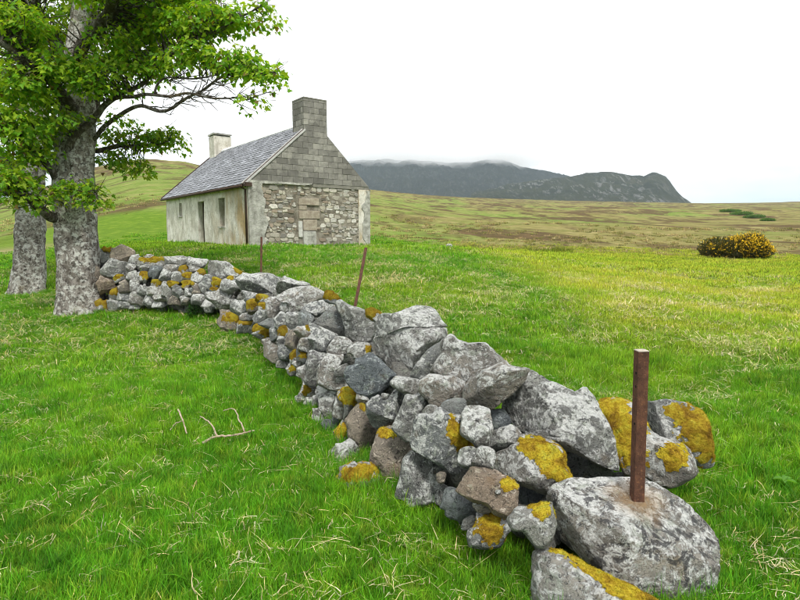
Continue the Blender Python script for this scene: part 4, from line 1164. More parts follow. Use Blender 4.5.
def build_trunk(path, radii, parent, seed, flare=0.42):
    pts = smooth_path(path, 14); rr = np.interp(np.linspace(0, 1, len(pts)), np.linspace(0, 1, len(radii)), radii)
    base = np.array(parent.location); sides = 64
    V = []
    z0 = pts[0][2]
    for p, r in zip(pts, rr):
        q = np.linspace(0, 2 * math.pi, sides, endpoint=False)
        fl = 1 + flare * math.exp(-(p[2] - z0) / 0.28)
        lob = 1 + (0.07 + 0.16 * math.exp(-(p[2] - z0) / 0.35)) * np.sin(q * 3 + seed) + 0.05 * np.sin(q * 5 + seed * 2 + p[2] * 0.8)
        V.append(np.stack([p[0] + r * fl * lob * np.cos(q), p[1] + r * fl * lob * np.sin(q), np.full(sides, p[2])], 1))
    V = np.concatenate(V); n = len(pts)
    i = np.arange(n - 1)[:, None] * sides; j = np.arange(sides)[None, :]; j2 = (j + 1) % sides
    Q = np.stack([i + j, i + j2, i + sides + j2, i + sides + j], -1).reshape(-1, 4)
    ctr = np.repeat(pts, sides, 0); nr = V - ctr; nr[:, 2] = 0; nr /= np.linalg.norm(nr, axis=1, keepdims=True) + 1e-9
    dsp = 0.045 * fbm(V * np.array([5, 5, 2.0]), 4, seed) + 0.03 * fbm(V * np.array([13, 13, 7.0]), 4, seed + 4, 0.6)
    V = V + nr * dsp[:, None]
    return mesh_obj('trunk', V - base, Q, M['bark'], parent, True), pts

def build_tree(label, base, trunk_path, trunk_r, limbs, clumps, seed, leaf_n=1.5, leafsize=0.098, parts_lbl=None):
    r0 = np.random.default_rng(seed)
    e = empty('sycamore_tree', base); tag(e, label, 'tree', 'old sycamores at the end of the wall')
    tr, tp = build_trunk(trunk_path, trunk_r, e, seed)
    B = np.array(base); nodes = [tp[len(tp) // 3:]]
    for path, ra, rb in limbs:
        pts = smooth_path(path, 7)
        wob = np.stack([fbm(pts * 1.7 + 5, 2, seed + 1), fbm(pts * 1.7 + 9, 2, seed + 2), fbm(pts * 1.7 + 13, 2, seed + 3)], 1) * 0.10
        wob[0] = 0; pts = pts + wob
        rad = np.linspace(1, 0, len(pts)) ** 0.8 * (ra - rb) + rb
        mb = MB(); mb.tube(pts - B, rad, 10); mb.build('limb', M['limb'], e, True)
        nodes.append(pts)
    nodes = np.concatenate(nodes)
    V = []; Fq = []; C = []; nv = 0
    tw = MB()
    # bare twigs forking off the thinner limbs
    for path, ra, rb in limbs:
        if ra > 0.12: continue
        pts = smooth_path(path, 7)
        for k in range(int(len(pts) * 0.6)):
            p0 = pts[r0.integers(len(pts) // 3, len(pts))]; dr = r0.normal(size=3) * np.array([0.6, 0.6, 0.5]) + (pts[-1] - pts[0]) / np.linalg.norm(pts[-1] - pts[0]) * 1.1; dr[2] = max(dr[2], -0.25)
            dr /= np.linalg.norm(dr); ln_ = r0.uniform(0.2, 0.6)
            p1 = p0 + dr * ln_ * 0.5 + r0.normal(size=3) * 0.05; p2 = p1 + (dr + r0.normal(size=3) * 0.35 + np.array([0, 0, 0.35])) * ln_ * 0.5; p3 = p1 + (dr + r0.normal(size=3) * 0.6) * ln_ * 0.4
            tw.tube(np.array([p0, (p0 + p1) / 2 + r0.normal(size=3) * 0.02, p1, p2]) - B, [0.011, 0.009, 0.007, 0.003], 4, cap=False); tw.tube(np.array([p1, p3]) - B, [0.006, 0.003], 4, cap=False)
    for (c, rad, n, tone) in clumps:
        for s in range(n):
            d_ = r0.normal(size=3); d_ /= np.linalg.norm(d_); q = c + d_ * rad * r0.uniform(0.15, 1.0) ** 0.5
            nd = nodes[np.argmin(((nodes - q) ** 2).sum(1) + 0.6 * np.maximum(nodes[:, 2] - q[2], 0) ** 2)]
            dist = np.linalg.norm(nd - q)
            if dist < 2.6:
                mid = (nd * 0.5 + q * 0.5) + r0.normal(size=3) * 0.10 * dist + np.array([0, 0, 0.10 * dist])
                tw.tube(np.array([nd, (nd + mid) / 2 + r0.normal(size=3) * 0.05 * dist, mid, (mid + q) / 2 + r0.normal(size=3) * 0.05 * dist, q]) - B, [0.013 + 0.006 * dist, 0.012 + 0.004 * dist, 0.010, 0.008, 0.004], 4, cap=False)
            out = q - nd; out[2] *= 0.4
            out = out / (np.linalg.norm(out) + 1e-6)
            tilt = np.array([r0.normal() * 0.22, r0.normal() * 0.22, 1.0]) + out * 0.25; tilt /= np.linalg.norm(tilt)
            ta = np.cross(tilt, np.array([0.3, 0.7, 0.1])); ta /= np.linalg.norm(ta); tb = np.cross(tilt, ta)
            m_ = int(r0.integers(11, 19) * leaf_n); sr = r0.uniform(0.20, 0.40)
            for k in range(m_):
                a = r0.uniform(0, 2 * math.pi); rr = sr * math.sqrt(r0.random())
                p = q + ta * rr * math.cos(a) + tb * rr * math.sin(a) + tilt * r0.normal() * 0.05 - np.array([0, 0, 0.28 * rr])
                ax = ta * math.cos(a + r0.normal() * 0.7) + tb * math.sin(a + r0.normal() * 0.7) - np.array([0, 0, r0.uniform(0.1, 0.9)])
                ax /= np.linalg.norm(ax)
                nn = tilt + r0.normal(size=3) * 0.42; sd = np.cross(ax, nn); sd /= np.linalg.norm(sd) + 1e-9; nn = np.cross(sd, ax)
                L_ = leafsize * r0.uniform(0.45, 1.35)
                fold = r0.uniform(0.05, 0.35); curl = r0.uniform(0.0, 0.35)
                v = p + (LEAF[:, :1] * sd + LEAF[:, 1:] * ax - (np.abs(LEAF[:, :1]) * -fold + LEAF[:, 1:] ** 2 * curl) * nn) * L_
                V.append(v); Fq += [tuple(i + nv for i in f_) for f_ in LEAF_F]; nv += len(LEAF)
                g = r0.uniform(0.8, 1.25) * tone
                cc = np.array([0.14, 0.315, 0.014]) * g if r0.random() < 0.5 else np.array([0.29, 0.42, 0.022]) * g
                if r0.random() < 0.03: cc = np.array([0.18, 0.13, 0.03]) * g
                C.append(np.tile(cc, (len(LEAF), 1)))
    t_o = tw.build('twigs', M['limb'], e, True, kind='stuff')
    cr = mesh_obj('crown', np.concatenate(V) - B, Fq, M['leaf'], e, False, col=np.concatenate(C))
    cr['kind'] = 'stuff'
    return e

TD = 11.5
tb = on_ground(82, 309); TD = (tb - EYE) @ CAM_F
tz = gz(tb[0], tb[1])
def T(px, py, dd=0.0): return at(px, py, TD + dd)
def clump(px, py, rx, ry, dd, dens, tone=1.0, D=TD):
    c = at(px, py, D + dd); k = (D + dd) / F
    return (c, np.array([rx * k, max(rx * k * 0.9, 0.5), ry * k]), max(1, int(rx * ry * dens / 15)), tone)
trunk = [(tb[0], tb[1], tz - 0.25), T(80, 285), T(77, 240), T(74, 200), T(76, 150), T(79, 100), T(82, 50), T(84, 0), T(86, -60), T(84, -130)]
limbs = [
    ([T(72, 182), T(66, 162, -.2), T(76, 135, -.4), T(92, 116, -.5), T(113, 99, -.6), T(142, 81, -.7), T(172, 56, -.9), T(212, 33, -1.0), T(262, 6, -1.1)], 0.085, 0.012),
    ([T(88, 140), T(106, 124, -.3), T(124, 115, -.5), T(140, 106, -.7), T(165, 109, -.8), T(183, 102, -.9), T(197, 95, -1.0), T(214, 84, -1.1), T(240, 75, -1.2), T(272, 74, -1.2)], 0.048, 0.006),
    ([T(113, 99, -.6), T(132, 95, -.8), T(152, 94, -.9), T(176, 96, -1.0), T(197, 96, -1.1), T(228, 97, -1.2), T(250, 99, -1.3)], 0.040, 0.006),
    ([T(157, 93, -.9), T(163, 84, -.9), T(173, 79, -1.0), T(195, 78, -1.0), T(216, 80, -1.1)], 0.025, 0.008),
    ([T(66, 214), T(52, 217, -.4), T(40, 209, -.7), T(27, 199, -.9), T(10, 195, -1.1), T(-25, 188, -1.4)], 0.12, 0.03),
    ([T(70, 190, .1), T(58, 185, -.2), T(50, 170, -.4), T(38, 155, -.6), T(22, 140, -.8), T(0, 132, -1.0)], 0.10, 0.02),
    ([T(84, 120, .2), T(105, 70, .6), T(140, 30, .9), T(180, -10, 1.0), T(215, -60, 1.0)], 0.17, 0.03),
    ([T(82, 90, .2), T(60, 50, .8), T(30, 10, 1.2), T(0, -40, 1.5)], 0.16, 0.03),
    ([T(92, 150, .3), T(115, 145, .5), T(140, 146, .6), T(168, 140, .7)], 0.06, 0.012),
    ([T(80, 60, -.3), T(100, 20, -1.0), T(130, -20, -1.6), T(160, -70, -2.0)], 0.14, 0.03),
    ([T(76, 110, -.2), T(50, 80, -.9), T(20, 55, -1.4), T(-25, 30, -1.9)], 0.12, 0.03),
    ([T(84, 205, -.3), T(88, 198, -.5), T(97, 193, -.7)], 0.025, 0.008),
    ([T(86, 10), T(95, -60), T(130, -140), T(150, -220)], 0.2, 0.04)]
cl = [clump(266, 74, 20, 9, -1.2, 1.3), clump(236, 62, 24, 13, -1.1, 1.5), clump(205, 50, 26, 11, -1.0, 1.3), clump(180, 58, 22, 9, -.9, 1.2), clump(265, 10, 14, 9, -1.1, 0.9), clump(232, 15, 28, 12, -1.0, 1.2), clump(195, 22, 32, 17, -.9, 1.5), clump(150, 20, 34, 22, -.6, 1.6), clump(165, -5, 60, 18, -.2, 1.5),
      clump(125, 50, 36, 18, -.7, 1.5), clump(112, 15, 40, 22, .3, 1.3), clump(150, 66, 24, 9, -.8, 1.3), clump(100, 78, 36, 12, -.9, 1.5), clump(62, 62, 28, 14, -1.2, 1.4), clump(15, 25, 34, 24, -1.4, 1.4), clump(48, 20, 26, 18, .8, 1.0), clump(15, 80, 30, 20, -1.3, 1.5), clump(252, 99, 7, 3, -1.3, 2.2),
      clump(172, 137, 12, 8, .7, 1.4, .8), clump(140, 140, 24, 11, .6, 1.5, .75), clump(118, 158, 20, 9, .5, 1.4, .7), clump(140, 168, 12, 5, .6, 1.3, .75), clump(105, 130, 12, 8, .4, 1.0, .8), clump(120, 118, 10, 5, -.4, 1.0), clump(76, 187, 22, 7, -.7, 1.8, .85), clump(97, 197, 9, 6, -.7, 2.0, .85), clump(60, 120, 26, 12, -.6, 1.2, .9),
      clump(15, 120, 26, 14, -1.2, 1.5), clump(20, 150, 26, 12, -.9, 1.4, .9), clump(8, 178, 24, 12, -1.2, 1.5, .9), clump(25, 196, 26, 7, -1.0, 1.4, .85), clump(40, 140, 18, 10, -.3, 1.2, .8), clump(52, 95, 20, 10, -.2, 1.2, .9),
      clump(40, -40, 70, 30, 0, 0.9), clump(130, -60, 80, 35, 0, 0.9), clump(210, -50, 50, 30, 0, 0.8), clump(90, -130, 90, 50, 0, 0.7), clump(-45, 30, 35, 60, 0, 0.8), clump(90, -40, 60, 30, -2.0, 0.8), clump(100, -60, 90, 50, 2.4, 0.6)]
build_tree('large near sycamore with mottled grey trunk touching the end of the wall', tb - np.array([0, 0, 0.02]), trunk, [0.42, 0.41, 0.40, 0.385, 0.35, 0.31, 0.27, 0.23, 0.19, 0.15], limbs, cl, 21)

t2 = on_ground(26, 291, 0.05); TD2 = (t2 - EYE) @ CAM_F; z2 = gz(t2[0], t2[1])
def T2(px, py, dd=0.0): return at(px, py, TD2 + dd)
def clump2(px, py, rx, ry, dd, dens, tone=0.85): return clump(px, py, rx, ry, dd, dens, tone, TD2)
trunk2 = [(t2[0], t2[1], z2 - 0.3), T2(29, 265), T2(30, 235), T2(30, 200), T2(34, 150), T2(36, 100), T2(35, 40), T2(34, -20), T2(30, -80)]
limbs2 = [([T2(32, 170), T2(50, 140, .4), T2(66, 105, .8), T2(70, 60, 1.0), T2(75, 0, 1.2)], 0.16, 0.03), ([T2(31, 190), T2(12, 165, -.3), T2(-20, 140, -.6), T2(-60, 120, -.8)], 0.16, 0.03),
          ([T2(36, 90), T2(36, 60, -.4), T2(33, 20, -.6), T2(30, -30, -.8)], 0.10, 0.03), ([T2(33, 130), T2(10, 95, .5), T2(-10, 50, .8), T2(-30, 0, 1.0)], 0.13, 0.03)]
cl2 = [clump2(10, 60, 34, 26, 0, 1.1), clump2(55, 45, 30, 22, .8, 1.0), clump2(10, 120, 30, 18, .2, 1.0), clump2(55, 110, 22, 14, .6, 1.0), clump2(0, 165, 26, 14, -.3, 1.1), clump2(48, 165, 14, 9, .4, .9), clump2(30, -20, 70, 30, 0, .7), clump2(-40, 90, 40, 60, 0, .7), clump2(90, 0, 35, 25, 1.0, .8), clump2(30, -80, 80, 35, 0, .6)]
build_tree('sycamore standing farther back at the left edge, left of the wall end', t2 - np.array([0, 0, 0.02]), trunk2, [0.44, 0.38, 0.36, 0.34, 0.29, 0.23, 0.18, 0.14, 0.10], limbs2, cl2, 33)

# ------------------------------------------------------------------ gorse and far shrubs
def ground_depth(px, py, d0=20.0, d1=1200.0):
    ds = np.geomspace(d0, d1, 700); q = EYE + ray(px, py)[None] * ds[:, None]
    k = np.nonzero(ground_z(q[:, 0], q[:, 1]) >= q[:, 2])[0]
    return float(ds[k[0]]) if len(k) else d1

def bush(name, label, cat, px, py, w_px, h_px, D, cols, flower, nleaf, seed, group=None, big=0.10):
    r0 = np.random.default_rng(seed)
    c = at(px, py, D); gzz = gz(c[0], c[1])
    e = empty(name, (c[0], c[1], gzz - 0.05)); tag(e, label, cat, group)
    W = w_px * D / F / 2; H = h_px * D / F
    V = []; Fq = []; C = []; n = 0; V2 = []; F2 = []; n2 = 0
    lobes = [(r0.uniform(-0.8, 0.8), r0.uniform(-0.6, 0.6), r0.uniform(0.25, 0.50)) for k in range(16)]
    st = MB()
    for lx, ly, lr in lobes:
        top = H * (1 - 0.55 * abs(lx) ** 2.2) * r0.uniform(0.55, 1.0)
        if lx > 0.1: top *= 1.15
        st.tube([(lx * W * 0.5, ly * W * 0.3, -0.1), (lx * W * 0.8, ly * W * 0.5, top * 0.4), (lx * W, ly * W * 0.6, top * 0.7)], [0.03, 0.022, 0.01], 5)
        for k in range(nleaf // 16):
            d_ = r0.normal(size=3); d_ /= np.linalg.norm(d_); q = r0.uniform(0.5, 1.0) ** 0.5
            p = np.array([lx * W + d_[0] * lr * W * q, ly * W * 0.6 + d_[1] * lr * W * q, top * 0.55 + d_[2] * top * 0.48 * q])
            if p[2] < 0.02: continue
            ax = d_ + np.array([0, 0, 0.6]) + r0.normal(size=3) * 0.5; ax /= np.linalg.norm(ax); sd = np.cross(ax, r0.normal(size=3)); sd /= np.linalg.norm(sd)
            L_ = big * r0.uniform(0.6, 1.6)
            V += [p - sd * L_ * 0.16, p + sd * L_ * 0.16, p + ax * L_ + sd * L_ * 0.05, p + ax * L_ - sd * L_ * 0.05]; Fq.append((n, n + 1, n + 2, n + 3)); n += 4
            cc = np.array(cols[r0.integers(len(cols))]) * r0.uniform(0.7, 1.2); C += [cc] * 4
            fl = flower * (0.25 + 0.95 * (d_[2] > -0.1) * (q > 0.8)) * (1.6 if lx > 0.05 else 0.30)
            if r0.random() < fl:
                for j in range(4):
                    pf = p + ax * L_ * r0.uniform(0.5, 1.2) + r0.normal(size=3) * 0.03; s = r0.uniform(0.018, 0.034)
                    A_ = np.linalg.qr(r0.normal(size=(3, 3)))[0] * s
                    V2 += [pf + A_[0], pf + A_[1], pf - A_[0], pf - A_[1]]; F2.append((n2, n2 + 1, n2 + 2, n2 + 3)); n2 += 4
    st.build('stems', M['limb'], e, kind='stuff')
    o = mesh_obj('crown', V, Fq, M['leaf'], e, col=np.array(C)); o['kind'] = 'stuff'
    if n2:
        o = mesh_obj('flowers', V2, F2, M['gorse_flower'], e); o['kind'] = 'stuff'
    return e
M['gorse_flower'] = flat_mat('gorse_flower', (0.70, 0.42, 0.01), (0.85, 0.58, 0.02), 30, 0.8)
bush('gorse_bush', 'wide gorse bush with yellow flowers at the edge of the moor', 'bush', 731, 256, 78, 24, 33, [(0.05, 0.06, 0.018), (0.075, 0.075, 0.022), (0.09, 0.065, 0.03), (0.04, 0.05, 0.015)], 0.30, 22000, 5, big=0.13)
SHRUB = ['highest and leftmost clump of the dark green scrub strip on the far right moor', 'second clump from the top of the dark green scrub strip on the moor', 'third clump from the top of the dark green scrub strip on the moor', 'lowest and rightmost clump of the dark green scrub strip above the gorse']
for k, (px, py, w, h) in enumerate([(729, 212, 20, 2.2), (742, 215, 22, 2.6), (755, 218, 21, 2.6), (767, 221, 13, 2.0)]):
    D = ground_depth(px, py)
    bush('far_shrub', SHRUB[k], 'shrub', px, py, w, h, D, [(0.08, 0.17, 0.04), (0.11, 0.20, 0.05)], 0, 2400, 60 + k, 'scrub strip on the moor', big=0.0022 * D)

# pale stone lying in the field
p = on_ground(449, 252.5, 0.62); v, f = stone_shape(3, TH, np.full(len(TH), 0.20), 0.10, 77)
o = mesh_obj('field_stone', v[:, [0, 2, 1]], f[:, ::-1], M['stone'], None, True, loc=(p[0], p[1], gz(p[0], p[1]) + 0.09))
tag(o, 'small pale stone lying in the field right of the cottage', 'stone')

# ------------------------------------------------------------------ fallen sticks
M['stick'] = flat_mat('bleached_stick', (0.22, 0.15, 0.10), (0.52, 0.43, 0.33), 14, 0.9, 0.004, 60)
def stick(label, paths):
    b0 = on_ground(*paths[0][0][0][0]); e = empty('fallen_stick', b0); tag(e, label, 'stick')
    for path, ra, rb in paths:
        pts = np.array([on_ground(x, y, 0.0) + np.array([0, 0, gz(*on_ground(x, y)[:2]) + 0.075 + h]) for (x, y), h in path])
        pts = smooth_path(pts, 5) + rng.normal(size=(len(path) * 5 - 4, 3)) * 0.003
        mb = MB(); mb.tube(pts - b0, np.linspace(ra, rb, len(pts)) * 0.72, 7); mb.build('twig' if ra < 0.011 else 'stem', M['stick'], e, True)
stick('forked brown fallen branch lying on the grass', [([((203, 441), 0), ((217, 434), 0), ((232, 435), .01), ((255, 432), .01)], .016, .009), ([((217, 434), 0), ((210, 424), .02), ((200, 418), .03)], .011, .006), ([((245, 433), .01), ((240, 424), .03), ((234, 415), .05), ((224, 416), .05)], .010, .005)])
stick('short bleached twig lying left of the forked branch', [([((178, 410), .02), ((182, 419), .02), ((187, 431), 0)], .012, .008), ([((182, 422), .02), ((175, 424), .01), ((170, 429), 0)], .007, .004)])

# ------------------------------------------------------------------ grass
def grass_material(name, dry=False):
    m, nt, b, out = new_mat(name); t = NT(nt)
    p1 = t.pos((1, 1, 1))
    if not dry:
        c = t.ramp(t.noise(p1, 0.55, 5, 0.6), [(0.30, (0.062, 0.255, 0.007)), (0.48, (0.098, 0.335, 0.009)), (0.62, (0.155, 0.395, 0.012)), (0.76, (0.28, 0.44, 0.03))])
        big = t.noise(p1, 0.13, 4, 0.6)
        c = t.mix(t.ramp(big, [(0.46, 0.0), (0.64, 0.6)]), c, (0.30, 0.43, 0.026))
        c = t.mix(t.ramp(t.noise(p1, 4.2, 4, 0.65), [(0.40, 0.62), (0.56, 0.0)]), c, (0.030, 0.150, 0.006))
        c = t.mix(t.ramp(t.noise(p1, 6.5, 4, 0.65), [(0.56, 0.0), (0.70, 0.55)]), c, (0.36, 0.47, 0.05))
        sx = t.n.new('ShaderNodeSeparateXYZ'); t.link(p1, sx.inputs[0])
        fx = t.math('ADD', t.math('MULTIPLY', sx.outputs['X'], 0.1), t.math('MULTIPLY', t.math('SUBTRACT', t.noise(p1, 0.35, 4, 0.6), 0.5), 0.35))
        fx = t.math('MULTIPLY', t.ramp(fx, [(0.24, 0.0), (0.42, 0.85)]), t.ramp(t.math('MULTIPLY', sx.outputs['Y'], 0.05), [(0.3, 0.0), (0.5, 1.0)]))
        pale = t.ramp(t.noise(t.pos((0.3, 0.9, 1)), 0.9, 5, 0.65), [(0.35, (0.25, 0.42, 0.022)), (0.55, (0.40, 0.46, 0.05)), (0.7, (0.50, 0.47, 0.11))])
        c = t.mix(fx, c, pale)
        c = t.mix(t.ramp(t.rand(), [(0.0, 0.35), (0.45, 0.0)]), c, (0.045, 0.18, 0.008))
        c = t.mix(t.ramp(t.rand(), [(0.75, 0.0), (1.0, 0.55)]), c, (0.30, 0.42, 0.035))
    else:
        c = t.ramp(t.rand(), [(0.0, (0.50, 0.46, 0.22)), (0.5, (0.66, 0.62, 0.38)), (1.0, (0.76, 0.73, 0.56))])
    c = t.mix(1.0, c, t.attr('col'), 'MULTIPLY')
    t.link(c, b.inputs['Base Color']); b.inputs['Roughness'].default_value = 0.6; b.inputs['Specular IOR Level'].default_value = 0.25
    tr = t.n.new('ShaderNodeBsdfTranslucent'); t.link(t.mix(1.0, c, (1.25, 1.2, 0.7), 'MULTIPLY'), tr.inputs['Color'])
    mx = t.n.new('ShaderNodeMixShader'); mx.inputs[0].default_value = 0.40
    t.link(b.outputs[0], mx.inputs[1]); t.link(tr.outputs[0], mx.inputs[2]); t.link(mx.outputs[0], out.inputs[0])
    return m
M['grass'] = grass_material('grass_blade'); M['dry'] = grass_material('dry_blade', True)
M['moorgrass'] = grass_material('moor_blade')

def blade_clump(name, n, rad, hmin, hmax, w, bend, seed, mat, col=(0.55, 1.6), flat=0.0, segs=3):
    r0 = np.random.default_rng(seed); V = []; Fq = []; C = []; k0 = 0
    for k in range(n):
        a = r0.uniform(0, 2 * math.pi); rr = rad * math.sqrt(r0.random()); base = np.array([rr * math.cos(a), rr * math.sin(a), -0.02])
        h = r0.uniform(hmin, hmax); la = r0.uniform(0, 2 * math.pi); lean = r0.uniform(0.1, 1.0) * bend
        dr = np.array([math.cos(la), math.sin(la), 0]); sd = np.array([-dr[1], dr[0], 0]); tw = r0.uniform(-0.6, 0.6); sd = sd * math.cos(tw) + dr * math.sin(tw)
        ww = w * r0.uniform(0.6, 1.3); tone = r0.uniform(*col); yel = r0.uniform(0.9, 1.25)
        kink = r0.normal(size=3) * 0.22 * flat
        for s in range(segs + 1):
            t = s / segs
            p = base + np.array([0, 0, h * (t - lean * 0.45 * t * t) * (1 - 0.75 * flat)]) + dr * h * lean * t * t * (1 + flat) + dr * h * flat * t * 0.6 + kink * h * math.sin(t * 5)
            wd = ww * (1 - t ** 1.7) * 0.5
            cc = (tone * (0.40 + 1.05 * t) * yel, tone * (0.46 + 0.86 * t), tone * (0.5 + 0.7 * t))  # shade between blades painted in: root darker, tip brighter
            if s < segs: V += [p - sd * wd, p + sd * wd]; C += [cc, cc]
            else: V += [p]; C += [cc]
        for s in range(segs - 1): Fq.append((k0 + 2 * s, k0 + 2 * s + 1, k0 + 2 * s + 3, k0 + 2 * s + 2))
        Fq.append((k0 + 2 * segs - 2, k0 + 2 * segs - 1, k0 + 2 * segs)); k0 += 2 * segs + 1
    o = mesh_obj(name, V, Fq, mat, col=np.array(C)); COL.objects.unlink(o)
    return o

def scatter(name, sources, pts, rot, scl, idx, label, cat):
    coll = bpy.data.collections.new(name + '_kinds')
    for i, o in enumerate(sources): o.name = '%s_kind_%02d' % (name, i); coll.objects.link(o)
    me = bpy.data.meshes.new(name); me.vertices.add(len(pts)); me.vertices.foreach_set('co', pts.astype(np.float32).ravel())
    for nm, ty, data in (('rot', 'FLOAT_VECTOR', rot), ('scl', 'FLOAT_VECTOR', scl), ('idx', 'INT', idx)):
        a = me.attributes.new(nm, ty, 'POINT')
        if ty == 'INT': a.data.foreach_set('value', data.astype(np.int32))
        else: a.data.foreach_set('vector', data.astype(np.float32).ravel())
    o = bpy.data.objects.new(name, me); COL.objects.link(o)
    ng = bpy.data.node_groups.new(name + '_scatter', 'GeometryNodeTree')
    ng.interface.new_socket('Geometry', in_out='INPUT', socket_type='NodeSocketGeometry'); ng.interface.new_socket('Geometry', in_out='OUTPUT', socket_type='NodeSocketGeometry')
    N = ng.nodes; gi = N.new('NodeGroupInput'); go = N.new('NodeGroupOutput'); ip = N.new('GeometryNodeInstanceOnPoints')
    ci = N.new('GeometryNodeCollectionInfo'); ci.inputs['Collection'].default_value = coll; ci.inputs['Separate Children'].default_value = True; ci.inputs['Reset Children'].default_value = True
    def na(n_, ty):
        x = N.new('GeometryNodeInputNamedAttribute'); x.data_type = ty; x.inputs['Name'].default_value = n_; return x.outputs['Attribute']
    ng.links.new(gi.outputs[0], ip.inputs['Points']); ng.links.new(ci.outputs[0], ip.inputs['Instance'])
    ip.inputs['Pick Instance'].default_value = True
    ng.links.new(na('idx', 'INT'), ip.inputs['Instance Index'])
    e2r = N.new('FunctionNodeEulerToRotation'); ng.links.new(na('rot', 'FLOAT_VECTOR'), e2r.inputs[0]); ng.links.new(e2r.outputs[0], ip.inputs['Rotation'])
    ng.links.new(na('scl', 'FLOAT_VECTOR'), ip.inputs['Scale']); ng.links.new(ip.outputs[0], go.inputs[0])
    md = o.modifiers.new('scatter', 'NODES'); md.node_group = ng
    tag(o, label, cat, kind='stuff')
    return o

def sector(r0_, r1, n, r0, az=0.90):
    r = np.sqrt(r0.uniform(r0_ ** 2, r1 ** 2, n)); a = r0.uniform(-az, az, n)
    return r * np.sin(a), r * np.cos(a)

def blocked(x, y):
    p = np.stack([x, y], 1)
    o1 = -((p - W_A) @ N1); o2 = -((p - W_B) @ N2); s1 = (p - W_A) @ D1; s2 = (p - W_B) @ D2
    b = ((o1 > 0.26) & (o1 < 0.72) & (s1 > -0.1) & (s1 < L1 + 0.3)) | ((o2 > 0.10) & (o2 < 0.7) & (s2 > -0.3) & (s2 < L2 + 0.1))
    q = p - HC[:2]; hx = q @ gx; hy = q @ gy
    b |= (hx > 0.03) & (hx < GW - 0.03) & (hy > 0.03) & (hy < HL - 0.03)
    for c, rr in ((boulder.location, 0.27), (wedge.location, 0.14), (tb, 0.48), (t2, 0.5)):
        b |= np.hypot(x - c[0], y - c[1]) < rr
    e = at(650, 450, 3.4); b |= ((x - e[0]) / 0.28) ** 2 + ((y - e[1]) / 0.13) ** 2 < 1
    return b

gr0 = np.random.default_rng(99)
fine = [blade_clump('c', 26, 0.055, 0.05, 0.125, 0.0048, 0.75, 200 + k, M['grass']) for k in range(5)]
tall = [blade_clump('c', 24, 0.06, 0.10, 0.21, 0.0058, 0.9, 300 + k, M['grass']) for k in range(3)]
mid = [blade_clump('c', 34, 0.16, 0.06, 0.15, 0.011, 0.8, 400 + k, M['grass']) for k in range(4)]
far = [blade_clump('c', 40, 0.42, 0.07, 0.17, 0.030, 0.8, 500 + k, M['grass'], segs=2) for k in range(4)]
X = []; Y = []; S = []; I = []
for (ra, rb, dens, kinds, s0) in ((1.2, 4.2, 1000, range(0, 5), 1.0), (4.2, 7.5, 620, range(0, 5), 1.25), (7.5, 12, 120, range(8, 12), 1.0), (12, 20, 62, range(8, 12), 1.15), (18, 46, 9.5, range(12, 16), 1.0)):
    n = int(0.90 * (rb ** 2 - ra ** 2) * dens)
    x, y = sector(ra, rb, n, gr0); keep = ~blocked(x, y); x, y = x[keep], y[keep]
    pn = fbm(np.stack([x * 0.9, y * 0.9, x * 0], 1), 3, 55)
    s = s0 * (0.85 + 0.5 * pn + gr0.uniform(-0.2, 0.25, len(x)))
    i = gr0.choice(list(kinds), len(x))
    # longer grass along the wall foot and on the right bank
    p = np.stack([x, y], 1); o1 = -((p - W_A) @ N1)
    rough_ = np.clip(np.exp(-np.abs(np.clip(o1 + 0.05, None, 0)) / 0.18) * (o1 < 0.1) + 0.8 * ((o1 > 0.6) & (y < 14)) * (0.5 + pn), 0, 1)
    if s0 in (1.0, 1.25) and rb < 8:
        tl = gr0.random(len(x)) < rough_ * 0.30 + 0.06; i = np.where(tl, gr0.integers(5, 8, len(x)), i); s = np.where(tl, s * 0.9, s)
    if ra >= 18: keep2 = gr0.random(len(x)) < 1 - sstep(30, 46, y + 3 * pn); x, y, s, i = x[keep2], y[keep2], s[keep2], i[keep2]
    X.append(x); Y.append(y); S.append(s); I.append(i)
X = np.concatenate(X); Y = np.concatenate(Y); S = np.concatenate(S); I = np.concatenate(I)
Zg = ground_z(X, Y)
rot = np.stack([gr0.normal(0, 0.12, len(X)), gr0.normal(0, 0.12, len(X)), gr0.uniform(0, 6.28, len(X))], 1)
scl = np.stack([S, S, S * gr0.uniform(0.85, 1.2, len(X))], 1)
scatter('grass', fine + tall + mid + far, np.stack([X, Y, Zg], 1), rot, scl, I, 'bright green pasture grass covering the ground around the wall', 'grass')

# dry straw lying in the grass
drys = [blade_clump('d', 5, 0.08, 0.025, 0.085, 0.0050, 1.0, 600 + k, M['dry'], flat=0.7, segs=4) for k in range(6)] + [blade_clump('d', 7, 0.10, 0.035, 0.08, 0.0045, 1.0, 650 + k, M['dry'], flat=0.75, segs=4) for k in range(4)]
x, y = sector(1.3, 24, 50000, gr0); keep = ~blocked(x, y)
dn = fbm(np.stack([x * 1.1, y * 1.1, x * 0 + 4], 1), 4, 71)
p = np.stack([x, y], 1); o1 = -((p - W_A) @ N1)
r = np.hypot(x, y)
prob = (0.22 + 0.6 * sstep(0.05, 0.45, dn) * (0.5 + 0.9 * ((o1 > 0.5) & (y < 16)))) * np.clip(6.0 / r, 0.12, 1.0)
prob = np.where((o1 > 0.62) & (o1 < 1.0) & (y < 8), prob + 0.35, prob)
keep &= gr0.random(len(x)) < prob * 2.2
x, y, dn, r = x[keep], y[keep], dn[keep], r[keep]
extra = np.array([on_ground(*q)[:2] for q in [(332, 472), (345, 465), (720, 375), (600, 392), (575, 385), (480, 345), (700, 445), (440, 556), (425, 545), (735, 545)]])
extra = np.repeat(extra, 6, 0) + gr0.normal(0, 0.14, (len(extra) * 6, 2))
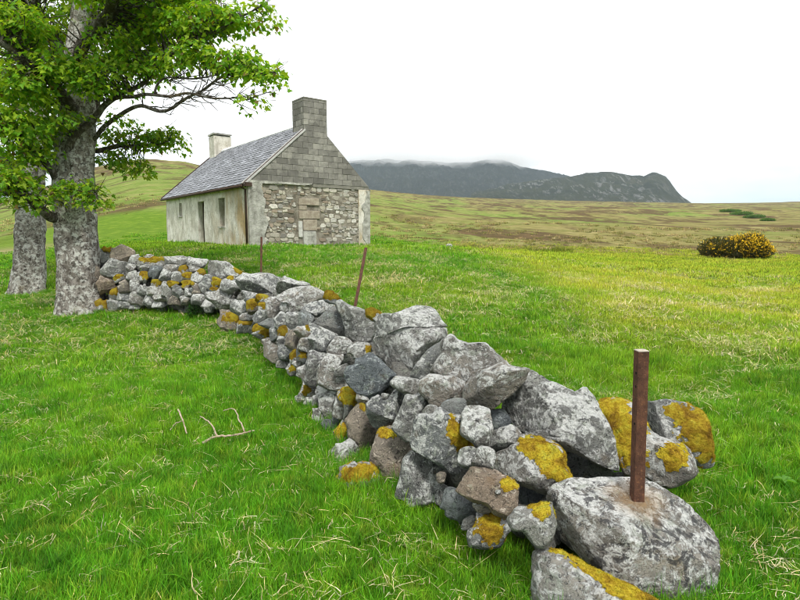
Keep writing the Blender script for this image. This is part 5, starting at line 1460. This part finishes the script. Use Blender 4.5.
x = np.concatenate([x, extra[:, 0]]); y = np.concatenate([y, extra[:, 1]]); dn = np.concatenate([dn, np.ones(len(extra))]); r = np.concatenate([r, np.full(len(extra), 3.0)])
ii = np.where(dn > 0.40, gr0.integers(6, 10, len(x)), gr0.integers(0, 6, len(x)))
s = gr0.uniform(0.7, 1.3, len(x)) * np.clip(r / 6, 1.0, 1.9)
scatter('dry_grass', drys, np.stack([x, y, ground_z(x, y) + 0.055 * np.clip(r / 7, 1, 1.4)], 1), np.stack([gr0.normal(0, .15, len(x)), gr0.normal(0, .15, len(x)), gr0.uniform(0, 6.28, len(x))], 1), np.stack([s, s, s], 1), ii, 'pale dead straw lying in tufts through the green grass', 'grass')

# tussocks and rushes where the field turns to moor
def moor_mat():
    m, nt, b, out = new_mat('tussock_blade'); t = NT(nt)
    c = t.ramp(t.rand(), [(0.0, (0.12, 0.14, 0.03)), (0.35, (0.20, 0.215, 0.05)), (0.7, (0.32, 0.27, 0.11)), (1.0, (0.42, 0.36, 0.19))])
    c = t.mix(1.0, c, t.attr('col'), 'MULTIPLY'); t.link(c, b.inputs['Base Color']); return m
M['tussock'] = moor_mat()
tus = [blade_clump('t', 40, 0.35, 0.12, 0.34, 0.030, 0.8, 700 + k, M['tussock'], segs=2) for k in range(4)]
a = gr0.uniform(-0.85, 0.85, 9000); yy = 30 + 55 * gr0.random(9000) ** 1.8; x = yy * np.tan(a); y = yy
u = 400 + F * x / y
edge = np.interp(u, [-200, 0, 140, 371, 480, 800], [48, 52, 60, 42, 35, 31])
n_ = fbm(np.stack([x / 9, y / 9, x * 0], 1), 3, 91)
keep = (y > edge + 4 * n_) & ~blocked(x, y) & (gr0.random(len(x)) < 0.35 + n_)
x, y = x[keep], y[keep]; s = gr0.uniform(0.6, 1.3, len(x)) * np.clip(y / 60, 0.8, 1.6)
scatter('moor_grass', tus, np.stack([x, y, ground_z(x, y)], 1), np.stack([gr0.normal(0, .1, len(x)), gr0.normal(0, .1, len(x)), gr0.uniform(0, 6.28, len(x))], 1), np.stack([s, s, s], 1), gr0.integers(0, 4, len(x)), 'olive and straw coloured tussocks over the moor beyond the field', 'grass')

# weeds at the bend of the wall
M['weed'] = M['leaf']
def weed(label, px, py, n, h, seed, z=0.0):
    r0 = np.random.default_rng(seed); b0 = on_ground(px, py, z); b0[2] = gz(b0[0], b0[1])
    V = []; Fq = []; C = []; k = 0; st = MB()
    for i in range(n):
        a = r0.uniform(0, 6.28); rr = 0.34 * math.sqrt(r0.random()); base = np.array([rr * math.cos(a), rr * 0.5 * math.sin(a), -0.02]); top = base + np.array([r0.normal() * 0.05, r0.normal() * 0.05, h * r0.uniform(0.6, 1.0)])
        st.tube([base, top], [0.004, 0.002], 4, c=(0.06, 0.12, 0.02))
        for j in range(9):
            t = 0.2 + 0.8 * j / 8; p = base + (top - base) * t; q = r0.uniform(0, 6.28); ax = np.array([math.cos(q), math.sin(q), r0.uniform(-0.4, 0.3)]); sd = np.array([-math.sin(q), math.cos(q), 0.0]); L_ = 0.075 * (1.25 - 0.6 * t)
            V += [p, p + ax * L_ * 0.45 + sd * L_ * 0.3, p + ax * L_, p + ax * L_ * 0.45 - sd * L_ * 0.3]; Fq.append((k, k + 1, k + 2, k + 3)); k += 4
            C += [np.array([0.035, 0.125, 0.014]) * r0.uniform(0.7, 1.3)] * 4
    e = empty('nettle_clump', b0); tag(e, label, 'plant'); st.build('stems', M['leaf'], e, kind='stuff')
    mesh_obj('leaves', V, Fq, M['leaf'], e, col=np.array(C))['kind'] = 'stuff'
weed('dark green nettle clump growing at the bend of the wall', 201, 316, 40, 0.34, 3)

# rushes at the field edge and a broad leaved weed by the wall end
def rush(label, px, py, w, h, seed):
    D = ground_depth(px, py, 15); c = at(px, py, D)
    o = blade_clump('rush_tuft', 160, w, h * 0.6, h, 0.022, 0.45, seed, M['grass'], col=(0.25, 0.6), segs=2)
    COL.objects.link(o); o.location = (c[0], c[1], gz(c[0], c[1])); tag(o, label, 'rushes', 'rushes at the field edge')
rush('wider left tuft of dark rushes where the field meets the moor', 540, 252.5, 0.95, 0.50, 811)
rush('smaller right tuft of dark rushes where the field meets the moor', 562, 252.5, 0.65, 0.55, 812)
def dock(label, px, py, seed):
    r0 = np.random.default_rng(seed); b0 = on_ground(px, py); b0[2] = gz(b0[0], b0[1]); e = empty('dock_weed', b0); tag(e, label, 'plant')
    for i in range(6):
        q = i * 1.05 + r0.uniform(-.3, .3); L_ = r0.uniform(0.06, 0.10); V = []; Fq = []
        for j in range(7):
            t = j / 6; p = np.array([math.cos(q), math.sin(q), 0]) * L_ * t * 0.8 + np.array([0, 0, 0.05 + L_ * (0.9 * t - 0.75 * t * t)]); wd = 0.017 * math.sin(math.pi * min(0.12 + t * 0.9, 1)) ** 0.8
            sd = np.array([-math.sin(q), math.cos(q), 0]); V += [p - sd * wd + np.array([0, 0, 0.012]), p, p + sd * wd + np.array([0, 0, 0.012])]
        for j in range(6):
            for k in (0, 1): Fq.append((3 * j + k, 3 * j + k + 1, 3 * j + k + 4, 3 * j + k + 3))
        mesh_obj('leaf', V, Fq, M['leaf'], e, True, col=np.tile(np.array([0.11, 0.27, 0.03]) * r0.uniform(0.8, 1.2), (len(V), 1)))
dock('broad leaved dock weed in the grass at the right edge beyond the boulder', 784, 482, 4)

# ------------------------------------------------------------------ air and hill cloud
hz_v = np.array([(x, y, z) for x in (-4800, 4800) for y in (-4800, 4800) for z in (-90.0, 460.0)], float)
hz_f = [(0, 1, 3, 2), (4, 6, 7, 5), (0, 4, 5, 1), (2, 3, 7, 6), (0, 2, 6, 4), (1, 5, 7, 3)]
def volume_mat(name, density, color, noise=None):
    m = bpy.data.materials.new(name); m.use_nodes = True; nt = m.node_tree; nt.nodes.clear()
    out = nt.nodes.new('ShaderNodeOutputMaterial'); pv = nt.nodes.new('ShaderNodeVolumePrincipled')
    pv.inputs['Color'].default_value = (*color, 1); pv.inputs['Density'].default_value = density; pv.inputs['Anisotropy'].default_value = 0.0
    nt.links.new(pv.outputs[0], out.inputs['Volume'])
    return m, nt, pv
hm, _, _ = volume_mat('moist_air', 0.00011, (0.74, 0.88, 1.0))
hz = mesh_obj('haze', hz_v, hz_f, hm); tag(hz, 'thin moist air greying the far hills', 'haze', kind='stuff')

def hill_cloud(px, py, rx, ry, D, dens, seed):
    c = at(px, py, D); k = D / F
    v, f = ico(4)
    o = mesh_obj('cloud', v * np.array([rx * k, 420.0, ry * k]), f, None, None, True, loc=c)
    m, nt, pv = volume_mat('hill_cloud', dens, (1.0, 1.0, 1.0)); t = NT(nt)
    tc = t.coord('Object', (1 / (rx * k), 1 / 420.0, 1 / (ry * k)))
    ln = t.n.new('ShaderNodeVectorMath'); ln.operation = 'LENGTH'; t.link(tc, ln.inputs[0])
    nz = t.noise(t.coord('Object', (0.006, 0.006, 0.012)), 1.0, 5, 0.6)
    q = t.math('ADD', ln.outputs['Value'], t.math('MULTIPLY', t.math('SUBTRACT', nz, 0.5), 1.1))
    t.link(t.math('MULTIPLY', t.ramp(q, [(0.35, 1.0), (0.92, 0.0)]), dens), pv.inputs['Density'])
    o.data.materials.append(m); o['kind'] = 'stuff'
    tag(o, ['thin cloud bank lying along the dark ridge', 'small cloud cap hiding the summit left of the crag'][seed], 'cloud', kind='stuff')
hill_cloud(412, 159, 130, 19, 2450, 0.008, 0)
hill_cloud(503, 158, 48, 18, 2440, 0.008, 1)
